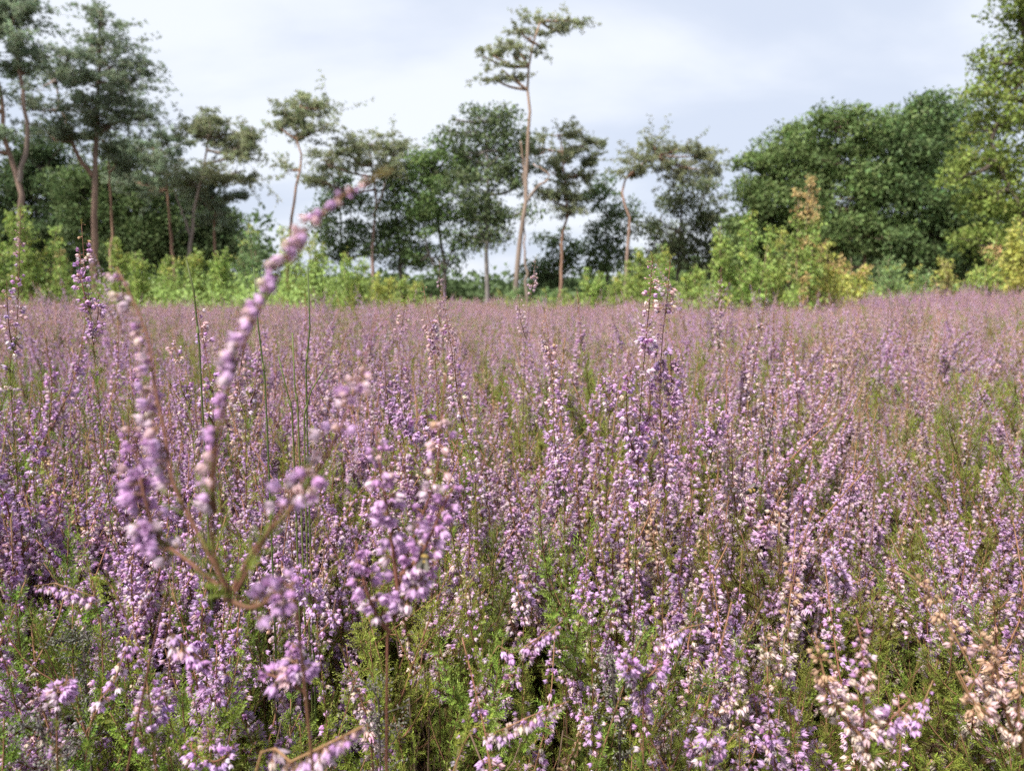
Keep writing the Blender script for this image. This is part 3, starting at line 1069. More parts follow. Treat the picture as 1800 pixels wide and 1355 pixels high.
tree('pine_tree', 'crooked pine with windswept flat crown leaning over the pale oak', 46,
     [[(1099, 500), (1103, 440), (1106, 388), (1094, 350), (1100, 315), (1122, 294), (1152, 272)]],
     [(1150, 256, 28, 9), (1192, 262, 42, 9), (1232, 274, 28, 9), (1136, 288, 32, 10), (1182, 288, 50, 11), (1110, 308, 26, 10), (1200, 308, 46, 10), (1242, 300, 18, 12)],
     'pine', 211, PINE_WARM, GREYB, .17, .9, upper=(.30, .17, .12))

tree('oak_tree', 'dark oak filling the far left woods behind the forked pine', 52, [[(85, 490), (84, 400), (80, 300)]],
     [(60, 262, 60, 32), (95, 320, 70, 50), (25, 330, 65, 55), (60, 390, 70, 45), (120, 380, 50, 45), (0, 400, 55, 45), (60, 445, 80, 25)], 'oak', 221, (.08, .115, .05), (.08, .07, .06), .25)
tree('oak_tree', 'dark oak between the slender orange trunk and the grey green pine', 51, [[(240, 490), (238, 400), (232, 310)]],
     [(228, 310, 45, 40), (200, 350, 50, 50), (255, 360, 50, 45), (225, 410, 65, 40), (270, 420, 45, 35), (165, 400, 50, 45), (150, 340, 45, 40), (230, 452, 90, 22)], 'oak', 222, (.09, .13, .05), (.08, .07, .06), .22)
tree('oak_tree', 'low dark oak behind the straight red pine trunk', 53, [[(350, 500), (352, 430), (350, 370)]],
     [(330, 380, 45, 35), (380, 400, 40, 40), (315, 425, 45, 35), (365, 445, 55, 28), (405, 430, 25, 30), (320, 350, 40, 28)], 'oak', 223, (.08, .115, .05), (.08, .07, .06), .2)
tree('oak_tree', 'dark oak under the left side of the wide flat crowned pine', 50, [[(602, 520), (600, 440), (598, 350)], [(601, 450), (620, 410), (632, 370)]],
     [(588, 340, 36, 40), (612, 390, 36, 42), (576, 400, 26, 34), (624, 440, 22, 26), (595, 450, 26, 22), (640, 350, 20, 26)], 'oak', 224, OAKD, (.09, .08, .07), .17, .55)
tree('oak_tree', 'dark narrow oak left of the bright gap in the middle', 49, [[(707, 530), (703, 440), (694, 340)], [(704, 450), (722, 400), (730, 350)]],
     [(690, 330, 34, 42), (716, 390, 32, 46), (690, 400, 28, 40), (706, 450, 32, 30), (670, 440, 20, 26), (728, 460, 18, 20)], 'oak', 225, OAKD, (.09, .08, .07), .18, .55)
tree('oak_tree', 'several stemmed oak left of the tall straight stemmed oak', 48, [[(780, 530), (782, 475), (770, 400), (760, 310)], [(783, 480), (808, 410), (818, 330)], [(778, 500), (752, 440), (742, 360)]],
     [(768, 274, 42, 28), (744, 325, 30, 44), (790, 335, 40, 52), (760, 392, 36, 42), (812, 410, 30, 36), (770, 455, 36, 20), (738, 285, 18, 32), (800, 290, 26, 26)], 'oak', 226, OAKM, (.09, .08, .07), .2, .55)
tree('oak_tree', 'tall rounded oak with straight grey trunk left of the tallest pine', 47, [[(855, 535), (855, 440), (858, 350), (856, 260), (850, 215)]],
     [(850, 213, 44, 20), (816, 232, 30, 24), (890, 228, 26, 24), (855, 264, 56, 32), (818, 305, 36, 34), (896, 298, 30, 36), (860, 335, 52, 36), (882, 385, 40, 34), (832, 385, 36, 34), (872, 420, 16, 14), (842, 425, 16, 12)],
     'oak', 227, (.13, .165, .08), (.20, .18, .17), .2, .45)
tree('oak_tree', 'small dark oak between the layered pine and the crooked pine', 51, [[(1067, 520), (1066, 440), (1064, 350)]],
     [(1058, 345, 34, 32), (1072, 395, 40, 34), (1050, 435, 30, 26), (1088, 448, 30, 34), (1064, 475, 34, 16)], 'oak', 228, OAKD, (.09, .08, .07), .15, .6)
tree('oak_tree', 'low dark oak right of the forked foot of the tallest pine', 52, [[(975, 525), (972, 470), (970, 420)]],
     [(962, 470, 22, 32), (1000, 452, 26, 26), (972, 415, 20, 20), (985, 490, 40, 16)], 'oak', 229, OAKD, (.09, .08, .07), .11, .55)
tree('oak_tree', 'pale thin leaved oak under the crooked windswept pine', 50, [[(1192, 520), (1195, 410), (1202, 320)], [(1194, 440), (1225, 390), (1240, 340)]],
     [(1188, 340, 56, 30), (1232, 358, 42, 38), (1160, 385, 34, 32), (1200, 410, 52, 34), (1252, 410, 32, 32), (1212, 455, 60, 28), (1170, 450, 40, 30), (1260, 460, 36, 30)], 'oak', 230, (.14, .165, .09), (.12, .1, .09), .17, .42)
tree('oak_tree', 'rounded oak at the left end of the woods on the right', 46, [[(1387, 510), (1382, 410), (1376, 300)]],
     [(1372, 262, 52, 30), (1338, 310, 38, 34), (1405, 300, 62, 44), (1350, 368, 52, 50), (1405, 390, 56, 54), (1322, 355, 18, 24), (1370, 440, 65, 35), (1310, 410, 30, 30), (1300, 450, 30, 28)], 'oak', 231, OAKM, (.10, .08, .07), .24, 1.2)
tree('oak_tree', 'broad dome shaped oak with thin pale stem in the woods on the right', 44, [[(1520, 510), (1522, 430), (1528, 375), (1512, 290), (1505, 220)]],
     [(1500, 218, 62, 22), (1458, 254, 54, 32), (1552, 238, 54, 30), (1508, 295, 82, 44), (1468, 362, 62, 48), (1562, 345, 62, 48), (1520, 415, 80, 40), (1470, 440, 60, 30), (1580, 420, 60, 40)], 'oak', 232, OAKM, (.24, .17, .13), .16, 1.2)
tree('oak_tree', 'dark oak behind the bright tree at the right edge', 43, [[(1640, 510), (1642, 400), (1640, 260)]],
     [(1642, 206, 44, 30), (1608, 252, 42, 36), (1662, 262, 54, 46), (1618, 335, 62, 52), (1684, 345, 56, 54), (1640, 415, 74, 44), (1710, 430, 60, 40), (1650, 460, 80, 24)], 'oak', 233, (.115, .165, .065), (.10, .08, .07), .22, 1.2)
tree('oak_tree', 'bright yellow green tree cut off by the right edge', 24, [[(1815, 560), (1812, 420), (1806, 260), (1800, 60)], [(1811, 400), (1770, 320), (1740, 250)]],
     [(1785, 30, 42, 36), (1746, 104, 38, 34), (1790, 140, 56, 42), (1722, 160, 32, 22), (1752, 212, 60, 32), (1702, 278, 42, 22), (1772, 292, 56, 42), (1676, 316, 30, 13), (1732, 345, 52, 28), (1792, 372, 46, 34),
      (1706, 415, 42, 22), (1755, 435, 52, 30), (1850, 60, 60, 60), (1860, 220, 60, 80), (1860, 360, 60, 60), (1800, 460, 60, 30), (1796, -30, 50, 40)],
     'oak', 234, OAKL, (.14, .11, .09), .2, 2.1, leaf=.092, clump=.27)

# ------------------------------------------------------------------ birch saplings along the edge of the heath
YG, YEL, BLUEG, ORANGE = (.27, .36, .09), (.40, .42, .10), (.20, .30, .12), (.46, .34, .15)


def sapling(label, cx, top, D, wpx, colour, seed, accent=None, acc=0.0, dens=1.0, leaf=.045):
    r = np.random.default_rng(seed)
    k = D / FPX
    base = at(cx, 540, D)
    base[2] = -.03
    H = at(cx, top, D)[2]
    W = wpx * k
    sm, lm = MB(), MB()
    n = max(4, int(3 + W * 3.6))
    for i in range(n):
        a = r.uniform(0, 6.28)
        o = np.array([math.cos(a), math.sin(a), 0]) * W * r.uniform(.25, 1.0) * (.15 if i == 0 else 1)
        h = H * (1 if i == 0 else .94 if i == 1 else .86 if i == 2 else r.uniform(.45, .95))
        ctl = [base + o * .15, base + o * .6 + [0, 0, h * .45], base + o + np.array([r.normal(0, .05), r.normal(0, .05), h])]
        p, l = smooth_path(ctl, 10)
        tube(sm, p, np.linspace(.018, .004, 10), (.20, .15, .10), 4)
        nt = int(12 + h * 11)
        for q in range(nt):
            t0 = r.uniform(.12, 1)
            P0, T0 = along(p, [t0])
            tl = (.12 + .5 * (1 - t0)) * r.uniform(.5, 1.2) * min(1.3, .5 + W)
            d = r.normal(size=3)
            d[2] = abs(d[2]) * .9 + .2
            d /= np.linalg.norm(d)
            e_ = P0[0] + d * tl
            tube(sm, [P0[0], e_], [.004, .002], (.22, .16, .10), 3)
            m_ = int((11 + tl * 42) * dens)
            tt = r.uniform(.15, 1.05, (m_, 1))
            LP = P0[0] + d * tl * tt + r.normal(0, .035, (m_, 3))
            hi = (P0[0][2] / H) > .72
            base_c = np.array(colour) * r.uniform(.8, 1.2)
            if accent is not None and r.uniform() < acc * (1.4 if hi else .25):
                base_c = np.array(accent)
            C = base_c * r.uniform(.75, 1.25, (m_, 1)) * r.normal(1, .06, (m_, 3))
            scatter(lm, LEAF, LP, r.normal(size=(m_, 3)) + [0, 0, -.4], leaf * r.uniform(.8, 1.3, m_), C, r)
    t = thing('birch_sapling', label, 'sapling', base, 'birch saplings along the edge of the heath')
    link('stem', sm.mesh('stem', M_STEM, False, base), t)
    link('foliage', lm.mesh('foliage', M_BIRCH, False, base), t)


SAPLINGS = [
    ('bushy bright green sapling at the far left beside the forked pine trunk', 58, 362, 15, 52, YG),
    ('low green sapling cut off by the left edge', 8, 405, 15, 40, YG),
    ('small green sapling right of the bushy left one', 118, 425, 17, 34, YG),
    ('thin upright sapling in front of the slender orange trunk', 212, 418, 18, 20, YG),
    ('short thin sapling right of the slender orange trunk', 246, 440, 17, 18, YG),
    ('rounded low sapling before the dark oak shade', 300, 448, 17, 42, YG),
    ('leafy sapling at the foot of the pale curved trunk', 352, 440, 18, 40, YG),
    ('low yellow green sapling right of the red trunk', 402, 440, 18, 40, YG),
    ('large green sapling left of the blurred heather tip', 450, 392, 20, 44, BLUEG),
    ('tall loose sapling below the airy slanting pine', 505, 400, 19, 34, YG),
    ('pale thin sapling behind the blurred heather tip', 560, 405, 19, 36, YG),
    ('low sapling at the left foot of the wide flat crowned pine', 610, 440, 18, 40, YG),
    ('low yellow sapling right of the wide crowned pine foot', 662, 482, 20, 34, YEL),
    ('yellow green sapling left of the bright middle gap', 716, 490, 19, 34, YG),
    ('dark low sapling at the foot of the tallest pine', 905, 510, 26, 40, BLUEG),
    ('tiny green sapling beside the lone pine foot', 962, 508, 24, 30, BLUEG),
    ('bright cone shaped sapling right of the layered pine', 1036, 470, 19, 26, YG),
    ('low green sapling before the small dark oak', 1080, 488, 20, 26, YG),
    ('yellow green sapling under the crooked pine trunk', 1122, 435, 20, 36, YG),
    ('bushy sapling behind the tall twin heather spikes', 1160, 430, 21, 40, YG),
    ('low sapling right of the twin heather spikes', 1215, 470, 18, 34, YG),
    ('open leafy sapling below the pale oak', 1268, 395, 14, 34, YG),
    ('broad leafy sapling left of the orange topped one', 1318, 372, 14, 40, YG),
    ('bushy yellow green sapling before the right woods', 1362, 402, 15, 38, YG),
    ('tall sapling with orange leaves at its tip', 1410, 312, 13, 34, YG),
    ('wide yellow sapling right of the orange topped one', 1452, 425, 14, 42, YEL),
    ('low yellowing sapling with a few orange leaves', 1495, 450, 15, 34, YEL),
    ('round blue green sapling in the right middle', 1562, 452, 18, 44, BLUEG),
    ('small blue green sapling right of the round one', 1608, 470, 19, 30, BLUEG),
    ('orange brown sapling before the dark woods', 1660, 455, 15, 30, (.36, .33, .12)),
    ('yellow green sapling left of the right edge tree', 1704, 472, 16, 30, YG),
    ('leafy sapling under the bright right edge tree', 1746, 425, 15, 34, YG),
    ('large bright sapling cut off by the right edge', 1788, 385, 14, 44, YEL)]
for i, s in enumerate(SAPLINGS):
    big = s[3] < 16
    sapling(s[0], s[1], s[2], s[3], s[4], s[5], 300 + i, ORANGE if s[2] in (312, 450, 425) else YEL, .75 if s[2] == 312 else .35 if s[2] in (425, 450, 455) else .12, 1.15, .054)


def undergrowth():
    """a continuous low fringe of birch scrub and grass behind the heath"""
    r = np.random.default_rng(71)
    mb = MB()
    n = 2600
    D = r.uniform(14.5, 30, n)
    x = r.uniform(-60, 1860, n)
    X = (x - CX) / FPX * D
    h = np.clip(.8 + .55 * vnoise(X, D, 2.2, 72) + .25 * vnoise(X, D, .8, 75) + r.normal(0, .15, n), .3, 2.0) * (1 - .62 * np.exp(-((x - 865) / 140) ** 2)) * np.clip((D - 12.5 + 3 * vnoise(X, D, 3.0, 76)) / 6, .3, 1)
    m_ = 42
    u = r.uniform(.15, 1, (n, m_))
    P = np.stack([np.repeat(X[:, None], m_, 1) + r.normal(0, .18, (n, m_)), np.repeat(D[:, None], m_, 1) + r.normal(0, .18, (n, m_)), u * h[:, None]], 2).reshape(-1, 3)
    tint = vnoise(X, D, 2.4, 73)[:, None]
    c = np.array(YG) * .68 * (1 - .4 * tint) + np.array(YEL) * .35 * np.clip(tint, 0, 1) + np.array(BLUEG) * .35 * np.clip(-tint, 0, 1)
    C = np.repeat(c, m_, 0) * r.uniform(.7, 1.25, (n * m_, 1))
    scatter(mb, LEAF, P, r.normal(size=(len(P), 3)) + [0, 0, .5], .075 * r.uniform(.8, 1.4, len(P)), C, r)
    o = link('undergrowth', mb.mesh('undergrowth', M_BIRCH))
    o['kind'] = 'stuff'
    o['label'] = 'low yellow green scrub along the far edge of the heath'
    o['category'] = 'scrub'
    # a dark belt of far woods low behind the trees, open in the middle
    mb = MB()
    n = 1300
    x = r.uniform(-300, 2100, n)
    D = r.uniform(62, 80, n)
    X = (x - CX) / FPX * D
    hmax = np.where(x < 470, 6.5, np.where(x < 1110, 1.2, np.where(x < 1300, 3.0, 7.0))) * (1 + .3 * vnoise(X, D, 5, 74))
    P0 = np.stack([X, D, hmax * r.uniform(.1, 1, n)], 1)
    P = (P0[:, None] + r.normal(0, .7, (n, 60, 3))).reshape(-1, 3)
    P[:, 2] = np.abs(P[:, 2])
    C = np.array(OAKD) * r.uniform(.6, 1.1, (len(P), 1))
    scatter(mb, LEAF, P, r.normal(size=(len(P), 3)), .52 * r.uniform(.8, 1.3, len(P)), C, r)
    o = link('far_woods', mb.mesh('far_woods', M_OAK))
    o['kind'] = 'stuff'
    o['label'] = 'dark belt of far woods closing the view behind the trees'
    o['category'] = 'woods'


undergrowth()


# ------------------------------------------------------------------ single sprigs that stand out in front
FLOWER_MESH = {}


def flower_mesh(kind, c):
    """shared meshes for flowers kept as objects of their own, one per kind and colour step"""
    pal = np.stack([LILAC, DEEP, PALE, CREAM, PINK, TAN])
    ci = int(np.argmin(np.linalg.norm(pal - c, axis=1)))
    if (kind, ci) not in FLOWER_MESH:
        mb = MB()
        t = BUD if kind == 'bud' else HUSK if kind == 'husk' else FLOWERS[kind]
        col = pal[ci] * (.9 if kind == 'bud' else 1)
        mb.add(t[0], t[1], col * t[2][:, None] + t[3])
        FLOWER_MESH[kind, ci] = mb.mesh('flower', M_FLOWER)
    return FLOWER_MESH[kind, ci]


def sprig(name, label, branches, seed, single=False, cat='heather', group=None):
    """branches: dicts with p = [(x, y, depth)], and where flowers (f), leaves (l) sit along them"""
    from mathutils import Matrix
    r = np.random.default_rng(seed)
    pl = Plant()
    base = None
    for b in branches:
        pts = [at(*q) for q in b['p']]
        if b.get('root'):
            p0 = pts[0]
            d = (pts[1] - p0)
            d = d / np.linalg.norm(d)
            z = p0[2]
            back = p0 - d * min(.12, z * .5)
            foot = np.array([back[0] - d[0] * .05, back[1] + .02, -.02])
            mid = (p0 * .35 + foot * .65) + np.array([0, .01, 0])
            pts = [foot, mid] + pts
            base = foot
        path, ln = smooth_path(pts, max(8, int(10 + 60 * np.linalg.norm(np.diff(np.array(pts), axis=0), axis=1).sum())))
        t = np.linspace(0, 1, len(path))
        r0 = b.get('r', .0012)
        rr = np.interp(t, [0, .5, 1], [r0 * 1.6, r0, r0 * .45])
        sc = np.array(b.get('c', STEMC))
        tube(pl.stem, path, rr, sc * r.uniform(.9, 1.1), 6)
        # fractions are given over the visible part
        if b.get('root'):
            vis = np.linalg.norm(np.diff(np.array(pts[2:]), axis=0), axis=1).sum()
            f0 = 1 - vis / ln * .995
        else:
            f0 = 0
        fr = lambda a: f0 + (1 - f0) * a
        if b.get('root') and b['p'][0][2] > .4:      # the shoot below the part in view is leafy like its neighbours
            leafy(pl, path, ln, .4, fr(.1), r, 2.6, (.008, .018), GREEN, mid=True)
            raceme(pl, path, ln, .62 * fr(0), fr(.02), 'mixed', r, 2.2, .0046)
        for f in b.get('f', ()):
            raceme(pl, path, ln, fr(f[0]), fr(f[1]), f[2], r, f[3], (f[4] if len(f) > 4 else .0043) * 1.12, b.get('rad', .0038), side=b.get('side'), single=single, buds=b.get('buds', .12), nod=b.get('nod', .6), sidew=b.get('sw', 1.0))
        for l in b.get('l', ()):
            leafy(pl, path, ln, fr(l[0]), fr(l[1]), r, l[2], l[3] if len(l) > 3 else (.007, .015), np.array(l[4]) if len(l) > 4 else GREEN, False, l[5] if len(l) > 5 else .75, not single)
    if base is None:
        base = np.array(at(*branches[0]['p'][0]))
    th = thing(name, label, cat, base, group)
    for nm, mb, mt in (('stem', pl.stem, M_STEM), ('foliage', pl.leaf, M_LEAF), ('flower_spike', pl.flower, M_FLOWER)):
        if mb.n:
            link(nm, mb.mesh(nm, mt, nm == 'stem', base), th)
    if pl.singles:
        A = np.array([s[2] for s in pl.singles])
        Ms = frames(A, r)
        for (k, P, a, s, c), M in zip(pl.singles, Ms):
            o = link('flower', flower_mesh(k, c), th)
            mw = Matrix(M.tolist()).to_4x4()
            o.rotation_euler = mw.to_euler()
            o.location = [float(q) for q in P - base]
            o.scale = (s, s, s)
    return th


BROWN, REDBR, ORBR = (.13, .065, .038), (.15, .07, .045), (.24, .135, .07)
LFT, RGT = np.array([-1.0, 0, -.1]), np.array([1.0, 0, -.1])

# the big out-of-focus sprig close to the lens
sprig('heather_sprig', 'large blurred arching heather sprig rising above the horizon on the left', [
    dict(p=[(530, 1150, .30), (515, 1092, .295), (470, 1072, .29), (405, 1045, .285), (372, 950, .28), (376, 850, .275), (385, 760, .27), (410, 655, .265), (450, 560, .26), (500, 460, .255), (560, 385, .25), (612, 335, .25), (668, 312, .25)],
         root=1, r=.00075, rad=.0022, c=BROWN, f=[(.36, .60, 'lilac', 3.4, .0042), (.58, .80, (.5, .1, .15, 0, .25, 0), 6.5, .0038), (.76, .99, (.3, .05, .1, .0, .55, 0), 8, .0032)], l=[(.10, .34, 2.0), (.95, 1.0, 14, (.004, .007), (.22, .17, .07), .3)], side=LFT, sw=.9, buds=.0),
    dict(p=[(405, 1045, .285), (350, 940, .29), (305, 850, .295), (290, 760, .30), (272, 680, .305), (262, 600, .31), (235, 530, .315), (205, 470, .32)], r=.0006, c=REDBR,
         f=[(.34, .86, 'mixed', 5.5, .0043), (.85, 1, 'faded', 5, .0036)], l=[(.02, .3, 3)], side=LFT, sw=.8, buds=.1),
    dict(p=[(385, 1030, .285), (330, 985, .29), (280, 945, .295), (255, 880, .295), (240, 800, .30), (222, 735, .30)], r=.0006, c=REDBR, f=[(.25, .95, 'lilac', 8.0, .0046)], l=[(.05, .4, 2.5), (.93, 1, 6, (.006, .012))], side=LFT, sw=.6, buds=0),
    dict(p=[(410, 1035, .285), (450, 960, .285), (520, 885, .285), (575, 800, .29), (625, 690, .295), (648, 610, .30), (662, 552, .30)], r=.0006, c=REDBR, f=[(.3, .97, 'mixed', 4, .0040)], l=[(.02, .45, 2.2)], buds=.15),
    dict(p=[(415, 1040, .28), (445, 985, .275), (480, 920, .27), (530, 850, .265), (560, 790, .26)], r=.0005, c=REDBR, f=[(.6, 1, 'mixed', 2.2, .0046)], l=[(.02, .6, 2.8)], buds=0),
    dict(p=[(378, 900, .28), (372, 830, .275), (382, 740, .27)], r=.0006, c=BROWN, l=[(.1, 1, 1.6)]),
    dict(p=[(395, 1050, .285), (440, 1068, .28), (480, 1050, .275), (520, 1022, .27)], r=.0007, c=BROWN, f=[(.35, 1, 'lush', 8, .0044)], buds=0)], 401, True)
sprig('heather_sprig', 'blurred leaning heather sprig with thick lilac clusters left of centre', [
    dict(p=[(680, 1200, .37), (690, 1080, .365), (715, 980, .36), (745, 900, .355), (768, 830, .35), (776, 740, .345), (783, 655, .34)], root=1, r=.0010, c=REDBR, f=[(.30, .62, 'lush', 5.5, .0050), (.62, .98, 'brown', 3.0, .0044)], l=[(.02, .3, 2)], buds=.1),
    dict(p=[(700, 1040, .362), (690, 960, .36), (680, 890, .355), (668, 820, .35), (660, 750, .35)], r=.0007, c=REDBR, f=[(.2, 1, 'lush', 6, .0050)], buds=.1),
    dict(p=[(705, 1010, .362), (740, 975, .355), (775, 900, .35), (800, 850, .345)], r=.0007, c=REDBR, f=[(.2, 1, 'lush', 5, .0050)], buds=0),
    dict(p=[(690, 1090, .366), (720, 1040, .36), (770, 985, .355)], r=.0007, c=REDBR, f=[(.3, 1, 'lush', 6, .005)], buds=0),
    dict(p=[(685, 1110, .366), (660, 1080, .36), (640, 1020, .355), (625, 950, .355)], r=.0007, c=REDBR, f=[(.2, 1, 'lilac', 6, .0048)], buds=.1)], 402, True)
sprig('heather_sprig', 'blurred pale flower stalk reaching in from the bottom edge left of centre', [
    dict(p=[(440, 1400, .33), (500, 1345, .325), (560, 1315, .32), (640, 1275, .315)], root=1, r=.0011, c=ORBR, f=[(.2, 1, (.35, .05, .3, .3, 0, 0), 7, .0052)], side=np.array([.2, 0, -1]), buds=0)], 403, True)
sprig('heather_sprig', 'dry beige sprig with papery husks leaning across the lower right corner', [
    dict(p=[(1810, 1335, .42), (1740, 1235, .42), (1690, 1140, .425), (1645, 1060, .43), (1605, 1010, .43), (1585, 1000, .43)], root=1, r=.0010, c=ORBR, f=[(.05, .98, 'dry', 3.4, .0046)], rad=.0035, buds=.02),
    dict(p=[(1790, 1320, .42), (1760, 1220, .415), (1745, 1150, .41), (1700, 1100, .41)], r=.0007, c=ORBR, f=[(.1, 1, 'dry', 4, .0043)], buds=0),
    dict(p=[(1775, 1290, .42), (1710, 1230, .41), (1680, 1180, .41)], r=.0007, c=ORBR, f=[(.2, 1, 'dry', 4.5, .0042)], buds=0),
    dict(p=[(1800, 1330, .42), (1790, 1240, .41), (1795, 1150, .41)], r=.0007, c=ORBR, f=[(.2, 1, 'dry', 4.5, .0042)], buds=0)], 404, True)
sprig('heather_sprig', 'pale upright sprig with big cream husks right of centre near the bottom', [
    dict(p=[(1525, 1370, .42), (1520, 1290, .415), (1518, 1210, .41), (1515, 1130, .41), (1505, 1085, .41)], root=1, r=.0009, c=REDBR, f=[(.02, .98, (.15, 0, .4, .3, .15, 0), 6, .0045)], rad=.004, buds=.05),
    dict(p=[(1520, 1300, .415), (1475, 1250, .41), (1450, 1190, .41), (1432, 1110, .41)], r=.0007, c=ORBR, f=[(.1, 1, 'dry', 5, .0042)], buds=.1),
    dict(p=[(1522, 1320, .415), (1560, 1270, .41), (1600, 1230, .41)], r=.0007, c=REDBR, f=[(.3, 1, 'faded', 5, .0050)], buds=0)], 405, True)
sprig('heather_sprig', 'drooping lilac flower cluster over the dark hollow at lower left', [
    dict(p=[(275, 1110, .40), (300, 1120, .40), (335, 1142, .40), (370, 1172, .40)], root=1, r=.0009, c=REDBR, f=[(.05, 1, 'lilac', 9, .0048)], side=np.array([0, 0, -1.0]), buds=0)], 406, True)
sprig('heather_sprig', 'ball shaped lilac flower heads near the bottom left of centre', [
    dict(p=[(540, 1260, .36), (530, 1205, .36), (525, 1165, .36), (515, 1130, .36)], root=1, r=.0009, c=BROWN, f=[(.35, 1, 'lush', 13, .0050)], rad=.004, buds=0),
    dict(p=[(535, 1215, .36), (500, 1195, .36), (455, 1180, .36)], r=.0007, c=BROWN, f=[(.35, 1, 'lilac', 9, .0050)], buds=0)], 407, True)
sprig('heather_sprig', 'upright lilac spike standing in the dark hollow at lower left', [
    dict(p=[(100, 1290, .43), (112, 1230, .43), (118, 1185, .43)], root=1, r=.0009, c=BROWN, f=[(.0, .95, 'lilac', 12, .0045)], buds=.1)], 408, True)

# sharp spikes that stand above the rest
sprig('heather_sprig', 'tallest sharp lilac heather spike right of centre, left one of the pair', [
    dict(p=[(1120, 900, .64), (1122, 800, .64), (1127, 700, .635), (1135, 600, .63), (1142, 530, .63), (1147, 455, .63)], root=1, r=.0007, c=BROWN, f=[(.0, .62, 'lilac', 9.5, .0046), (.56, .86, 'lilac', 9, .0046), (.80, .995, 'brown', 9.0, .0038)], l=[(0, .5, 1.2), (.97, 1, 10, (.004, .007), OLIVE, .3)], buds=.5),
    dict(p=[(1122, 820, .64), (1105, 760, .635), (1102, 690, .63), (1112, 640, .63)], r=.00055, c=BROWN, f=[(.1, 1, 'lush', 8, .0044)], buds=.1),
    dict(p=[(1124, 780, .64), (1142, 720, .65), (1140, 650, .65)], r=.00055, c=BROWN, f=[(.1, 1, 'lush', 7, .0044)], buds=.1)], 411)
sprig('heather_sprig', 'tallest sharp lilac heather spike right of centre, right one of the pair', [
    dict(p=[(1168, 900, .65), (1165, 800, .65), (1160, 700, .65), (1164, 600, .645), (1172, 530, .645), (1178, 460, .645)], root=1, r=.0007, c=BROWN, f=[(.05, .6, 'lilac', 9, .0046), (.52, .86, 'lilac', 9, .0046), (.80, .995, 'brown', 9.0, .0038)], l=[(0, .5, 1.2), (.97, 1, 10, (.004, .007), OLIVE, .3)], buds=.5),
    dict(p=[(1163, 760, .65), (1182, 720, .65), (1180, 660, .65), (1178, 610, .65)], r=.00055, c=BROWN, f=[(.2, 1, 'lush', 8, .0044)], buds=.1),
    dict(p=[(1165, 850, .65), (1180, 800, .655), (1184, 720, .66)], r=.00055, c=BROWN, f=[(.2, 1, 'lilac', 7, .0042)], buds=.1)], 412)
